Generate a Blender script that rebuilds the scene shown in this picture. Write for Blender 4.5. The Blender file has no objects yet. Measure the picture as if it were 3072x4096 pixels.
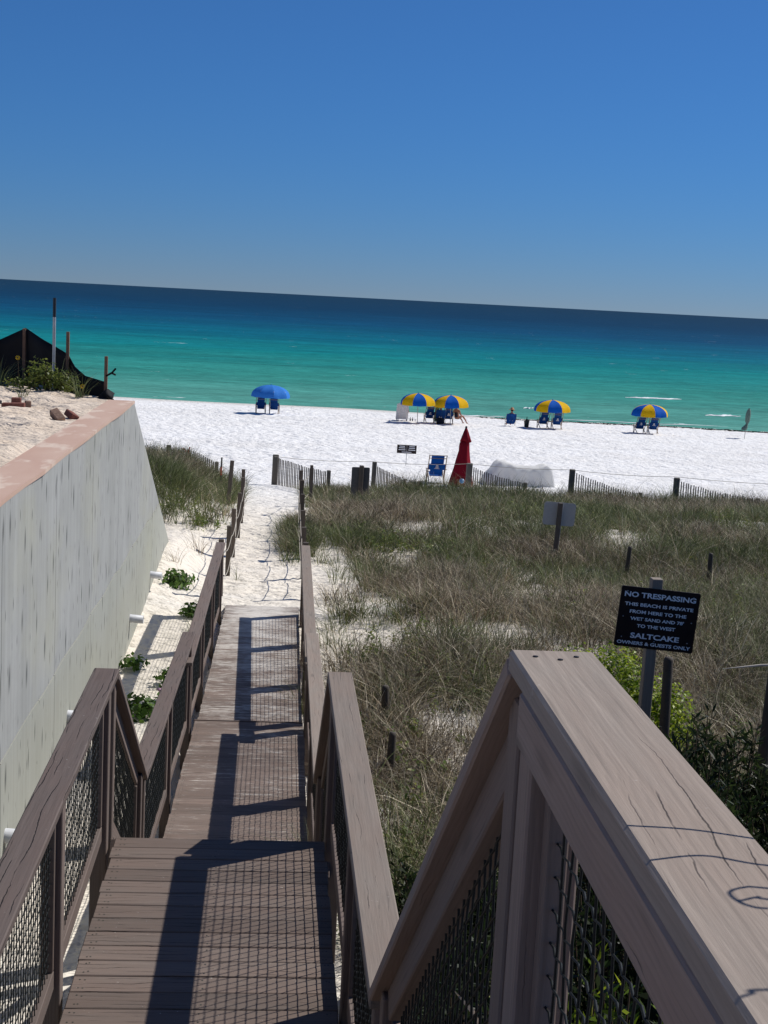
import bpy, bmesh, math, random
import numpy as np
from mathutils import Vector, Matrix, Euler, Quaternion
R=math.radians
rnd=random.Random(7); rng=np.random.default_rng(11)
sc=bpy.context.scene; COL=sc.collection

# ---------------------------------------------------------------- camera, light, exposure
CAM=(0,0,7.7); YAW,PIT,ROL=R(4.8),R(8.87),R(3.0)
f=Vector((math.sin(YAW)*math.cos(PIT),math.cos(YAW)*math.cos(PIT),-math.sin(PIT)))
r0=Vector((math.cos(YAW),-math.sin(YAW),0)); u0=r0.cross(f)
rr=math.cos(ROL)*r0+math.sin(ROL)*u0; uu=-math.sin(ROL)*r0+math.cos(ROL)*u0
cd=bpy.data.cameras.new('camera'); cam=bpy.data.objects.new('camera',cd); COL.objects.link(cam)
cam.matrix_world=Matrix(((rr.x,uu.x,-f.x,CAM[0]),(rr.y,uu.y,-f.y,CAM[1]),(rr.z,uu.z,-f.z,CAM[2]),(0,0,0,1)))
cd.sensor_fit='VERTICAL'; cd.sensor_height=36; cd.sensor_width=36; cd.lens=48.0
cd.clip_start=0.05; cd.clip_end=60000
sc.camera=cam
SUN=Vector((.85,.45,1.0)).normalized()
w=bpy.data.worlds.new('World'); sc.world=w; w.use_nodes=True
nt=w.node_tree; bg=nt.nodes['Background']
sky=nt.nodes.new('ShaderNodeTexSky'); sky.sky_type='NISHITA'; sky.sun_disc=False
sky.sun_elevation=math.asin(SUN.z); sky.sun_rotation=math.atan2(SUN.x,SUN.y)
sky.altitude=18000; sky.air_density=10.0; sky.dust_density=1.0; sky.ozone_density=6.0
hs=nt.nodes.new('ShaderNodeHueSaturation'); hs.inputs['Saturation'].default_value=1.2; nt.links.new(sky.outputs[0],hs.inputs['Color'])
tn=nt.nodes.new('ShaderNodeMix'); tn.data_type='RGBA'; tn.blend_type='MULTIPLY'; tn.inputs[0].default_value=1; tn.inputs[7].default_value=(.92,.80,.94,1); nt.links.new(hs.outputs[0],tn.inputs[6]); nt.links.new(tn.outputs[2],bg.inputs[0]); bg.inputs[1].default_value=0.0587
sl=bpy.data.lights.new('sun','SUN'); sl.energy=3.6; sl.angle=R(.53); sl.color=(1,.965,.91)
so=bpy.data.objects.new('sun',sl); COL.objects.link(so)
so.rotation_euler=(-SUN).to_track_quat('-Z','Y').to_euler(); so.location=(20,10,40)
sc.view_settings.view_transform='Standard'; sc.view_settings.look='None'
sc.view_settings.exposure=0.32; sc.view_settings.gamma=1.0
sc.render.resolution_x=768; sc.render.resolution_y=1024
sc.render.engine='CYCLES'; sc.cycles.max_bounces=8; sc.cycles.transparent_max_bounces=8

# ---------------------------------------------------------------- materials
class NT:
    def __init__(s,name):
        s.m=bpy.data.materials.new(name); s.m.use_nodes=True; s.t=s.m.node_tree; s.n=s.t.nodes; s.b=s.n['Principled BSDF']
        s.out=s.n['Material Output']
    def L(s,a,b): s.t.links.new(a,b)
    def new(s,t,**k):
        x=s.n.new('ShaderNode'+t)
        for a,v in k.items(): setattr(x,a,v)
        return x
    def setin(s,sock,v):
        if hasattr(v,'is_output') or isinstance(v,bpy.types.NodeSocket): s.L(v,sock)
        else: sock.default_value=v
    def math(s,op,a,b=0.0,c=None,clamp=False):
        x=s.new('Math',operation=op,use_clamp=clamp); s.setin(x.inputs[0],a); s.setin(x.inputs[1],b)
        if c is not None: s.setin(x.inputs[2],c)
        return x.outputs[0]
    def coord(s,kind='Object',scale=(1,1,1),loc=None,rot=None):
        if kind=='World': o=s.new('NewGeometry').outputs['Position']
        else: o=s.new('TexCoord').outputs[kind]
        mp=s.new('Mapping'); s.L(o,mp.inputs[0]); mp.inputs['Scale'].default_value=scale
        if rot: mp.inputs['Rotation'].default_value=rot
        if loc is not None: s.setin(mp.inputs['Location'],loc)
        return mp.outputs[0]
    def noise(s,v,scale=1,detail=4,rough=.6,dist=0):
        x=s.new('TexNoise'); s.L(v,x.inputs['Vector']); x.inputs['Scale'].default_value=scale
        x.inputs['Detail'].default_value=detail; x.inputs['Roughness'].default_value=rough; x.inputs['Distortion'].default_value=dist
        return x.outputs['Fac']
    def ramp(s,fac,stops,interp='LINEAR'):
        x=s.new('ValToRGB'); s.L(fac,x.inputs[0]); e=x.color_ramp.elements; x.color_ramp.interpolation=interp
        while len(e)<len(stops): e.new(.5)
        for el,(p,c) in zip(e,stops):
            el.position=p; el.color=(c,c,c,1) if not hasattr(c,'__len__') else (*c,1)
        return x.outputs[0]
    def mix(s,fac,a,b,blend='MIX'):
        x=s.new('Mix',data_type='RGBA',blend_type=blend); s.setin(x.inputs[0],fac)
        for i,v in ((6,a),(7,b)):
            if isinstance(v,tuple): x.inputs[i].default_value=(*v,1)
            else: s.L(v,x.inputs[i])
        return x.outputs[2]
    def bump(s,h,strength=.3,dist=.01,prev=None):
        x=s.new('Bump'); s.L(h,x.inputs['Height']); x.inputs['Strength'].default_value=strength; x.inputs['Distance'].default_value=dist
        if prev is not None: s.L(prev,x.inputs['Normal'])
        return x.outputs[0]
    def done(s,col,rough=.8,spec=.3,normal=None,metal=0):
        s.setin(s.b.inputs['Base Color'],(*col,1) if isinstance(col,tuple) else col)
        s.setin(s.b.inputs['Roughness'],rough); s.b.inputs['Specular IOR Level'].default_value=spec
        s.b.inputs['Metallic'].default_value=metal
        if normal is not None: s.L(normal,s.b.inputs['Normal'])
        return s.m
def plain(name,col,rough=.7,spec=.3,metal=0,var=.15,scale=12):
    n=NT(name); v=n.coord('Object'); k=n.noise(v,scale,4)
    c=n.mix(n.ramp(k,[(.3,0),(.7,1)]),tuple(x*(1-var) for x in col),tuple(min(1,x*(1+var)) for x in col))
    return n.done(c,rough,spec,n.bump(k,.15,.004),metal)
def wood(name,base,crack=1.0,chips=.5,sand=0,rough=.7,spec=.15,cw=48.,gt=.55):
    """painted timber; grain runs along local X; every board gets its own offset"""
    n=NT(name); oi=n.new('ObjectInfo').outputs['Random']
    off=n.new('CombineXYZ'); n.L(n.math('MULTIPLY',oi,37.),off.inputs[0]); n.L(n.math('MULTIPLY',oi,91.),off.inputs[1]); n.L(n.math('MULTIPLY',oi,13.),off.inputs[2])
    g=n.noise(n.coord('Object',(2.4,85,85),off.outputs[0]),1,6,.75)
    lo=n.noise(n.coord('Object',(2.2,9,9),off.outputs[0]),1,3,.5)
    p3=n.new('SeparateXYZ'); n.L(n.coord('Object',(1,1,1),off.outputs[0]),p3.inputs[0])
    w1_=n.noise(n.coord('Object',(1.6,3,3),off.outputs[0]),1,2); w2_=n.noise(n.coord('Object',(16,30,30),off.outputs[0]),1,3,.7)
    v_=n.math('ADD',n.math('MULTIPLY',n.math('ADD',p3.outputs[1],p3.outputs[2]),30.),n.math('MULTIPLY_ADD',w1_,3.2,n.math('MULTIPLY',w2_,.32)))
    ctr=n.math('ABSOLUTE',n.math('SUBTRACT',n.math('FRACT',v_),.5))
    wid=n.noise(n.coord('Object',(1.9,26,26),off.outputs[0]),1,3,.6)
    line=n.math('SUBTRACT',1,n.math('MULTIPLY',ctr,n.math('MULTIPLY_ADD',wid,-.85*cw,cw)),clamp=True)
    ring=n.math('MULTIPLY',n.ramp(n.math('FRACT',n.math('MULTIPLY',v_,3.)),[(0,0),(.8,1),(1,0)]),.20)
    gate=n.ramp(wid,[(gt,0),(gt+.08,1)])
    crk=n.math('MULTIPLY',n.math('MULTIPLY',line,gate),crack,clamp=True)
    fine=n.noise(n.coord('Object',(3,110,110),off.outputs[0]),1,2)
    kn=n.new('TexVoronoi'); n.L(n.coord('Object',(1.7,9,9),off.outputs[0]),kn.inputs['Vector']); kn.inputs['Scale'].default_value=1
    knot=n.ramp(kn.outputs['Distance'],[(.05,1),(.16,0)])
    d=tuple(x*.74 for x in base); l=tuple(min(1,x*1.2) for x in base)
    c=n.mix(n.ramp(g,[(.3,0),(.72,1)]),d,l)
    c=n.mix(n.ramp(lo,[(.35,0),(.65,1)]),c,n.mix(.5,c,tuple(x*k for x,k in zip(base,(1.05,.93,.88)))))
    vr=n.math('MULTIPLY_ADD',oi,.40,.80); cc=n.new('CombineColor')
    for i in range(3): n.L(vr,cc.inputs[i])
    c=n.mix(1.0,c,cc.outputs[0],'MULTIPLY')
    c=n.mix(n.math('MULTIPLY',n.ramp(fine,[(.60,0),(.70,1)]),.35),c,tuple(x*.45 for x in base))
    c=n.mix(n.math('MULTIPLY',knot,.55),c,tuple(x*.42 for x in base))
    c=n.mix(ring,c,tuple(x*.55 for x in base))
    c=n.mix(crk,c,(.012,.01,.009))
    if chips:
        w1=n.noise(n.coord('World',(34,60,34)),1,4,.7); w2=n.noise(n.coord('World',(3,3,3)),1,2)
        ch=n.math('MULTIPLY',n.ramp(w1,[(.68,0),(.71,1)]),n.ramp(w2,[(.47,0),(.6,1)]))
        c=n.mix(n.math('MULTIPLY',ch,chips,clamp=True),c,(.6,.57,.52))
    if sand:
        p=n.new('SeparateXYZ'); n.L(n.coord('World'),p.inputs[0])
        sy=n.math('MULTIPLY',n.math('SUBTRACT',p.outputs[1],12.5),.105)
        sx=n.math('SUBTRACT',1,n.math('MULTIPLY',n.math('ABSOLUTE',n.math('ADD',p.outputs[0],.12)),.9))
        s1=n.noise(n.coord('World',(9,30,9)),1,5,.7); s2=n.noise(n.coord('World',(1.8,1.8,1.8)),1,3)
        q=n.math('ADD',n.math('MULTIPLY',n.math('ADD',s1,s2),.9),n.math('MULTIPLY',n.math('MULTIPLY',sy,sx),.62))
        c=n.mix(n.math('MULTIPLY',n.ramp(q,[(.0,0),(1.,1)]),1.0),c,c)
        pl=n.noise(n.coord('World',(2.5,38,9)),1,3,.7)
        q=n.math('MULTIPLY_ADD',n.math('SUBTRACT',pl,.5),1.3,q)
        c=n.mix(n.ramp(n.math('SUBTRACT',q,1.02),[(.0,0),(.42,.95)]),c,(.66,.62,.56))
    h=n.math('SUBTRACT',n.math('MULTIPLY_ADD',g,.5,n.math('MULTIPLY',fine,.25)),n.math('MULTIPLY',crk,1.2))
    return n.done(c,rough,spec,n.bump(h,.45,.004))
M={}
M['deck']=wood('deck_paint',(.210,.166,.140),.8,.9,1,cw=18.,gt=.50)
M['deck_up']=wood('deck_paint_upper',(.185,.147,.124),.85,1.0,cw=20.,gt=.50)
M['cap_r']=wood('rail_cap_weathered',(.30,.254,.212),.75,.35,0,.7,.12,cw=40.,gt=.53)
M['cap_l']=wood('rail_cap_brown',(.165,.132,.116),1.2,.6,0,.68,.15,cw=22.,gt=.50)
M['rail']=wood('rail_paint',(.175,.140,.122),.6,.1)
M['rail_n']=wood('rail_paint_near',(.27,.208,.172),.6,.1)
M['postwood']=wood('weathered_post',(.13,.11,.09),.9,0)
M['oldpost']=wood('old_dark_post',(.075,.066,.055),.9,0)
M['slat']=wood('slat_wood',(.17,.155,.13),.4,0)
M['tan']=wood('tan_timber',(.42,.33,.24),.3,0)
M['signpost']=wood('sign_post_timber',(.36,.31,.25),.6,0)
M['wire']=plain('black_wire',(.010,.012,.012),.55,.25)
def mat_sand():
    n=NT('sand'); p=n.new('SeparateXYZ'); n.L(n.coord('World'),p.inputs[0]); y=p.outputs[1]
    far=n.ramp(n.math('MULTIPLY',y,.01),[(.30,0),(.50,1)])
    c=n.mix(far,(.80,.73,.62),(.86,.85,.83))
    a=n.noise(n.coord('World',(1,1,1)),.5,4); c=n.mix(n.ramp(a,[(.35,0),(.7,.25)]),c,(.62,.57,.50))
    tr=n.noise(n.coord('World',(.05,.5,1)),1,4,.6); c=n.mix(n.ramp(tr,[(.5,0),(.64,.35)]),c,(.66,.645,.62))
    wet=n.noise(n.coord('World',(.35,1.2,1)),1,4)
    # damp strip by the water line follows the shore height
    dz=n.ramp(n.math('ADD',p.outputs[2],n.math('MULTIPLY',n.math('SUBTRACT',wet,.5),.10)),[(.02,.55),(.085,0)])
    c=n.mix(dz,c,(.42,.38,.31))
    litter_shade=n.math('MULTIPLY',n.ramp(n.math('MULTIPLY_ADD',p.outputs[0],1.,n.math('MULTIPLY',n.math('SUBTRACT',a,.5),1.5)),[(.7,0),(1.0,1)]),n.ramp(n.math('MULTIPLY',y,.05),[(.50,1),(.66,0)]))  # leaf litter under the shrubs, kept dark to cut bounce light
    litter_shade=n.math('MAXIMUM',litter_shade,n.ramp(n.math('MULTIPLY',y,.1),[(.15,1),(.30,0)]))  # ground under and behind the camera coloured dark, in place of shade there
    c=n.mix(n.math('MULTIPLY',litter_shade,.9),c,(.07,.05,.032))
    sp=n.noise(n.coord('World',(3.2,4.2,3)),1,3,.55); sp2=n.noise(n.coord('World',(9,9,9)),1,3,.6); gr=n.noise(n.coord('World',(60,60,60)),1,2)
    deb=n.noise(n.coord('World',(6,6,6)),1,5,.75); c=n.mix(n.ramp(deb,[(.73,0),(.76,.6)]),c,(.2,.16,.11))
    b=n.bump(n.ramp(sp,[(.3,0),(.6,1)]),.8,.07); b=n.bump(sp2,.7,.022,b); b=n.bump(gr,.35,.004,b)
    return n.done(c,.95,.1,b)
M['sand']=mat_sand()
def mat_terrace():
    n=NT('terrace_sand'); a=n.noise(n.coord('World'),1.6,5,.6); c=n.mix(n.ramp(a,[(.3,0),(.7,1)]),(.60,.49,.38),(.70,.60,.49))
    deb=n.noise(n.coord('World',(19,15,15)),1,3,.7); c=n.mix(n.ramp(deb,[(.67,0),(.70,.8)]),c,(.14,.10,.07))
    sp=n.noise(n.coord('World',(3,5,3)),1,4,.6); gr=n.noise(n.coord('World',(45,45,45)),1,2)
    return n.done(c,.95,.1,n.bump(gr,.4,.004,n.bump(sp,1.0,.16)))
M['terrace']=mat_terrace()
def mat_sea():
    n=NT('sea_water'); p=n.new('SeparateXYZ'); n.L(n.coord('World'),p.inputs[0])
    wob=n.noise(n.coord('World',(.004,.02,1)),1,4,.6)
    big=n.noise(n.coord('World',(.012,.05,1)),1,4,.6)
    yy=n.math('MULTIPLY',p.outputs[1],n.math('MULTIPLY_ADD',n.math('SUBTRACT',n.math('MULTIPLY_ADD',wob,.6,n.math('MULTIPLY',big,.4)),.5),.5,1.0))
    t=n.math('DIVIDE',77.,yy)      # 0.8 near shore, 0 at horizon
    c=n.ramp(t,[(.0,(.008,.036,.072)),(.10,(.004,.040,.092)),(.19,(.003,.064,.138)),(.30,(.002,.120,.180)),(.42,(.006,.195,.195)),(.58,(.034,.245,.205)),(.84,(.100,.300,.245))])
    # local streaks of wave shade
    st=n.noise(n.coord('World',(.10,.42,1)),1,5,.65); st2=n.noise(n.coord('World',(.55,1.5,1)),1,4,.6)
    st3=n.noise(n.coord('World',(.012,.035,1)),1,3,.6); st4=n.noise(n.coord('World',(.03,.11,1)),1,3,.6)
    st=n.math('MULTIPLY_ADD',n.math('SUBTRACT',st3,.5),.5,n.math('MULTIPLY_ADD',n.math('SUBTRACT',st4,.5),.8,st))
    m1=n.math('MULTIPLY_ADD',st,.95,.54); m2=n.math('MULTIPLY_ADD',st2,1.3,.35)
    cc=n.new('CombineColor'); mm=n.math('MULTIPLY',m1,m2)
    for i in range(3): n.L(mm,cc.inputs[i])
    c=n.mix(1.0,c,cc.outputs[0],'MULTIPLY')
    # white caps
    f1=n.noise(n.coord('World',(.30,.9,1)),1,5,.62); f2=n.noise(n.coord('World',(.018,.03,1)),1,2)
    fm=n.math('MULTIPLY',n.ramp(f1,[(.69,0),(.71,1)]),n.ramp(f2,[(.44,0),(.56,1)]))
    f3=n.noise(n.coord('World',(.05,.16,1)),1,6,.7)
    fm=n.math('ADD',fm,n.math('MULTIPLY',n.ramp(f3,[(.69,0),(.70,1)]),.8),clamp=True)
    c=n.mix(fm,c,(.75,.8,.8))
    w1=n.noise(n.coord('World',(.35,1.3,1)),1,4,.6); w2=n.noise(n.coord('World',(1.6,4.5,1)),1,3,.6)
    b=n.bump(w1,.75,.45); b=n.bump(w2,.6,.10,b)
    m=n.done(c,1.,0.,b); d=n.new('BsdfDiffuse'); n.L(c,d.inputs[0]); n.L(b,d.inputs['Normal']); g_=n.new('BsdfGlossy'); g_.inputs['Roughness'].default_value=.3; n.L(b,g_.inputs['Normal'])
    mx=n.new('MixShader'); mx.inputs[0].default_value=.055; n.L(d.outputs[0],mx.inputs[1]); n.L(g_.outputs[0],mx.inputs[2]); n.L(mx.outputs[0],n.out.inputs[0]); return m
M['sea']=mat_sea()
M['foam']=plain('foam',(.82,.85,.85),.9,.1)
def mat_concrete(name='board_marked_concrete',warm=0):
    n=NT(name); W=n.coord('World')
    base=n.noise(n.coord('World',(1,.5,.35)),1.2,5,.6); vert=n.noise(n.coord('World',(1,9,.35)),1,5,.65); v2=n.noise(n.coord('World',(1,30,.8)),1,3,.6)
    c=n.mix(n.ramp(base,[(.3,0),(.7,1)]),(.31,.315,.295),(.39,.395,.38))
    mot=n.noise(n.coord('World',(1,1.0,1.1)),1,6,.72); c=n.mix(n.ramp(mot,[(.40,0),(.62,.5)]),c,(.25,.255,.24))
    c=n.mix(n.ramp(vert,[(.42,0),(.72,.4)]),c,(.47,.475,.46))
    c=n.mix(n.ramp(v2,[(.55,0),(.75,.35)]),c,(.25,.25,.235))
    stain=n.noise(n.coord('World',(1,.35,.5)),1,4,.6); c=n.mix(n.ramp(stain,[(.52,0),(.72,.4)]),c,(.42,.41,.28))
    if warm: c=n.mix(.45,c,(.36,.365,.285))
    for sc_,th,amt in (((1,2.6,1.25),.115,1.),((1,4.2,1.9),.075,1.)):
        vo=n.new('TexVoronoi'); n.L(n.coord('World',sc_,rot=(R(7),0,0)),vo.inputs['Vector']); vo.inputs['Randomness'].default_value=.75; vo.inputs['Scale'].default_value=1
        # a spot is narrow and tall: distance is measured with height shrunk
        d=n.new('VectorMath',operation='SUBTRACT'); n.L(vo.outputs['Position'],d.inputs[0]); n.L(vo.inputs['Vector'].links[0].from_socket,d.inputs[1])
        s=n.new('SeparateXYZ'); n.L(d.outputs[0],s.inputs[0])
        q=n.math('SQRT',n.math('ADD',n.math('POWER',n.math('MULTIPLY',s.outputs[1],1.0),2),n.math('POWER',n.math('MULTIPLY',s.outputs[2],.62),2)))
        sep=n.new('SeparateColor'); n.L(vo.outputs['Color'],sep.inputs[0])
        q=n.math('ADD',q,n.math('MULTIPLY',n.math('ABSOLUTE',n.math('SUBTRACT',sep.outputs[0],.35)),.10))
        q=n.math('ADD',q,n.math('MULTIPLY',n.math('SUBTRACT',v2,.5),.07))
        sp=n.math('SUBTRACT',1,n.math('DIVIDE',q,th),clamp=True)
        c=n.mix(n.math('MULTIPLY',n.math('POWER',sp,.8),amt*.95,clamp=True),c,(.03,.034,.034))
    # form joints
    p=n.new('SeparateXYZ'); n.L(W,p.inputs[0])
    fr=n.math('FRACT',n.math('DIVIDE',p.outputs[1],2.44)); j=n.math('LESS_THAN',fr,.007)
    jn=n.math('MULTIPLY',j,n.ramp(n.noise(n.coord('World',(1,.1,1.2)),1,3),[(.36,0),(.44,.85)])); c=n.mix(jn,c,(.08,.08,.08))
    return n.done(c,.85,.25,n.bump(v2,.35,.01,n.bump(vert,.35,.02)))
M['concrete']=mat_concrete(); M['concrete2']=mat_concrete('lower_pour_concrete',1)
def mat_cap():
    n=NT('pink_wall_cap'); a=n.noise(n.coord('World',(2,.7,1)),1,5); gr=n.noise(n.coord('World',(50,50,50)),1,2)
    c=n.mix(n.ramp(a,[(.35,0),(.7,1)]),(.50,.335,.262),(.56,.405,.32))
    s=n.noise(n.coord('World',(2.4,1.1,1)),1,4); c=n.mix(n.ramp(s,[(.53,0),(.60,.8)]),c,(.66,.54,.44))
    return n.done(c,.9,.15,n.bump(gr,.2,.003))
M['capc']=mat_cap()
M['pvc']=plain('white_pipe',(.62,.63,.64),.5,.4)
def mat_leaf(name,rough=.55,tr=.25):
    n=NT(name); a=n.new('Attribute',attribute_name='Col'); n.L(a.outputs['Color'],n.b.inputs['Base Color'])
    n.b.inputs['Roughness'].default_value=rough; n.b.inputs['Specular IOR Level'].default_value=.25
    t=n.new('BsdfTranslucent'); n.L(a.outputs['Color'],t.inputs[0]); mx=n.new('MixShader'); mx.inputs[0].default_value=tr
    n.L(n.b.outputs[0],mx.inputs[1]); n.L(t.outputs[0],mx.inputs[2]); n.L(mx.outputs[0],n.out.inputs[0]); return n.m
M['grass']=mat_leaf('grass_blades',.6,.16); M['leaf']=mat_leaf('leaves',.45,.42)
M['bark']=plain('bark',(.09,.065,.045),.9,.1)
M['silt']=plain('black_fabric',(.010,.010,.011),.75,.2)
M['stake']=plain('wooden_stake',(.20,.125,.085),.85,.1)
M['steel']=plain('galvanised_steel',(.42,.43,.44),.45,.4,.6)
M['dark']=plain('dark_rubber',(.02,.025,.035),.5,.3)
M['brick']=plain('brick_red',(.20,.085,.065),.9,.1,0,.3,30); M['brick2']=plain('brick_brown',(.26,.17,.125),.9,.1,0,.3,30)
def canvas(name,col,tr=.3,rough=.8):
    m=plain(name,col,rough,.12,0,.06); t=m.node_tree; b=t.nodes['Principled BSDF']; x=t.nodes.new('ShaderNodeBsdfTranslucent'); x.inputs[0].default_value=(*col,1); mx=t.nodes.new('ShaderNodeMixShader'); mx.inputs[0].default_value=tr
    t.links.new(b.outputs[0],mx.inputs[1]); t.links.new(x.outputs[0],mx.inputs[2]); t.links.new(mx.outputs[0],t.nodes['Material Output'].inputs[0]); return m
M['yellow']=canvas('yellow_canvas',(.85,.50,.010)); M['blue']=canvas('blue_canvas',(.006,.110,.50),.2)
M['ltblue']=canvas('light_blue_canvas',(.04,.21,.62),.15)
M['navy']=canvas('navy_sling',(.012,.070,.26),.25); M['navyb']=canvas('bright_blue_sling',(.008,.11,.42),.3)
M['oak']=plain('varnished_wood',(.30,.22,.155),.6,.3)
M['logo']=plain('pale_print',(.62,.6,.62),.8,.1); M['alu']=plain('pole_metal',(.32,.31,.29),.4,.4,.4)
M['towel']=plain('white_towel',(.66,.63,.63),.95,.05); M['green_towel']=plain('lime_towel',(.28,.42,.16),.95,.05)
M['black']=plain('black_nylon',(.012,.014,.022),.7,.2); M['skin']=plain('skin',(.36,.19,.13),.6,.3); M['skin2']=plain('tanned_skin',(.30,.135,.085),.6,.3)
M['straw']=plain('straw',(.50,.27,.15),.9,.1); M['white']=plain('white_paint',(.75,.75,.75),.6,.2)
M['red']=canvas('red_canvas',(.26,.010,.022),.2); M['badge']=plain('badge_blue',(.10,.28,.52),.6,.2)
M['tarp']=canvas('white_tarp',(.86,.85,.82),.5); M['seagreen']=plain('grey_green_canvas',(.13,.19,.16),.8,.15)
M['signface']=plain('sign_black',(.022,.012,.011),.5,.2); M['signtext']=plain('sign_lettering',(.92,.92,.92),.6,.2)
M['signback']=plain('sign_back_grey',(.45,.44,.42),.6,.2,0,.04); M['signdark']=plain('sign_back_dark',(.10,.10,.098),.7,.2)
M['rope']=plain('pale_rope',(.42,.38,.32),.9,.1); M['orange']=plain('orange_tape',(.75,.16,.09),.8,.1)
M['shirt']=plain('dark_swimwear',(.02,.02,.03),.8,.1); M['petal']=plain('yellow_petals',(.72,.50,.03),.7,.1); M['pinkpetal']=plain('pink_petals',(.6,.35,.5),.7,.1)
M['hair']=plain('dark_hair',(.02,.013,.01),.6,.2); M['wrack']=plain('seaweed',(.05,.045,.025),.9,.1); M['bucket']=plain('dark_bucket',(.035,.04,.03),.5,.3)

# ---------------------------------------------------------------- object helpers
def link(o,parent=None):
    COL.objects.link(o)
    if parent is not None: o.parent=parent
    return o
def tag(o,label=None,cat=None,group=None,kind=None):
    if label: o['label']=label
    if cat: o['category']=cat
    if group: o['group']=group
    if kind: o['kind']=kind
    return o
def thing(name,label,cat,loc=(0,0,0),rz=0,group=None):
    o=bpy.data.objects.new(name,None); o.empty_display_size=.1; o.location=loc; o.rotation_euler=(0,0,rz); link(o); return tag(o,label,cat,group)
def mesh(name,verts,faces,mat,parent=None,smooth=False,loc=None):
    me=bpy.data.meshes.new(name); me.from_pydata([tuple(v) for v in verts],[],[tuple(x) for x in faces]); me.update()
    if mat: me.materials.append(mat)
    if smooth: me.polygons.foreach_set('use_smooth',[True]*len(me.polygons))
    o=bpy.data.objects.new(name,me)
    if loc is not None: o.location=loc
    return link(o,parent)
def npmesh(name,V,F,mat,parent=None,smooth=False,cols=None):
    """V (n,3); F list of equal-size index arrays [(m,k)...]"""
    me=bpy.data.meshes.new(name); V=np.asarray(V,np.float32); me.vertices.add(len(V)); me.vertices.foreach_set('co',V.ravel())
    loops=np.concatenate([x.ravel() for x in F]).astype(np.int32); sizes=np.concatenate([np.full(len(x),x.shape[1]) for x in F])
    st=np.concatenate([[0],np.cumsum(sizes)[:-1]]).astype(np.int32)
    me.loops.add(len(loops)); me.loops.foreach_set('vertex_index',loops); me.polygons.add(len(sizes)); me.polygons.foreach_set('loop_start',st)
    me.update(calc_edges=True)
    if smooth: me.polygons.foreach_set('use_smooth',np.ones(len(sizes),bool))
    if cols is not None:
        a=me.color_attributes.new('Col','FLOAT_COLOR','POINT'); c=np.ones((len(V),4),np.float32); c[:,:3]=cols; a.data.foreach_set('color',c.ravel())
    me.materials.append(mat); me.validate()
    o=bpy.data.objects.new(name,me); return link(o,parent)
BC={}
def boxmesh(l,wd,h,mat,bev=.004,name='box'):
    key=(round(l,4),round(wd,4),round(h,4),mat.name,bev)
    if key in BC: return BC[key]
    bm=bmesh.new(); bmesh.ops.create_cube(bm,size=1); bmesh.ops.scale(bm,vec=(l,wd,h),verts=bm.verts)
    if bev: bmesh.ops.bevel(bm,geom=list(bm.edges),offset=min(bev,.4*min(l,wd,h)),segments=1,affect='EDGES')
    me=bpy.data.meshes.new(name); bm.to_mesh(me); bm.free(); me.materials.append(mat); BC[key]=me; return me
def beam(name,p0,p1,wd,h,mat,parent=None,up=(0,0,1),bev=.004):
    """timber of width wd and height h from p0 to p1 (centre line); local X is its length"""
    p0=Vector(p0); p1=Vector(p1); d=p1-p0; l=d.length; x=d.normalized(); z=Vector(up); y=z.cross(x).normalized(); z=x.cross(y)
    o=bpy.data.objects.new(name,boxmesh(l,wd,h,mat,bev,name)); m=Matrix((x,y,z)).transposed().to_4x4(); m.translation=(p0+p1)/2
    link(o)
    if parent is not None:
        o.parent=parent; o.matrix_parent_inverse=Matrix()
        loc,rot,_=(MWI(parent)@m).decompose()
    else: loc,rot,_=m.decompose()
    o.location=loc; o.rotation_euler=rot.to_euler(); return o
def MWI(o):
    m=Matrix.LocRotScale(o.location,o.rotation_euler,o.scale)
    if o.parent: m=MWI(o.parent).inverted()@m
    return m.inverted()
def tubes(lines,rad,sides=4):
    """lines: list of (n,3) arrays -> V,F"""
    V=[];F=[];off=0
    for i,P in enumerate(lines):
        P=np.asarray(P,float); n=len(P); ra=rad[i] if hasattr(rad,'__len__') else rad
        ra=np.broadcast_to(np.asarray(ra,float),(n,))
        T=np.gradient(P,axis=0); T/=np.linalg.norm(T,axis=1)[:,None]+1e-9
        ref=np.array([0,0,1.]) if abs(T[:,2]).mean()<.8 else np.array([1.,0,0])
        A=np.cross(T,ref); A/=np.linalg.norm(A,axis=1)[:,None]+1e-9; B=np.cross(T,A)
        an=np.arange(sides)*2*math.pi/sides
        ring=P[:,None]+ra[:,None,None]*(np.cos(an)[None,:,None]*A[:,None]+np.sin(an)[None,:,None]*B[:,None])
        V.append(ring.reshape(-1,3)); i0=np.arange(n-1)[:,None]*sides; j=np.arange(sides)[None]; j2=(j+1)%sides
        F.append((off+np.stack([i0+j,i0+j2,i0+sides+j2,i0+sides+j],-1)).reshape(-1,4)); off+=n*sides
    return np.concatenate(V),[np.concatenate(F)]
def tube_obj(name,lines,rad,mat,parent=None,sides=6,smooth=True):
    V,F=tubes(lines,rad,sides); return npmesh(name,V,F,mat,parent,smooth)
def lathe(name,prof,mat,parent=None,seg=16,loc=None,smooth=True,fold=None):
    V=[];F=[]
    for (r_,z_) in prof:
        for k in range(seg):
            a=k*2*math.pi/seg; rr_=r_*(1+(fold(a,z_) if fold else 0)); V.append((rr_*math.cos(a),rr_*math.sin(a),z_))
    for i in range(len(prof)-1):
        for k in range(seg): F.append((i*seg+k,i*seg+(k+1)%seg,(i+1)*seg+(k+1)%seg,(i+1)*seg+k))
    F.append(tuple(range(seg-1,-1,-1))); F.append(tuple((len(prof)-1)*seg+k for k in range(seg)))
    return mesh(name,V,F,mat,parent,smooth,loc)
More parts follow.
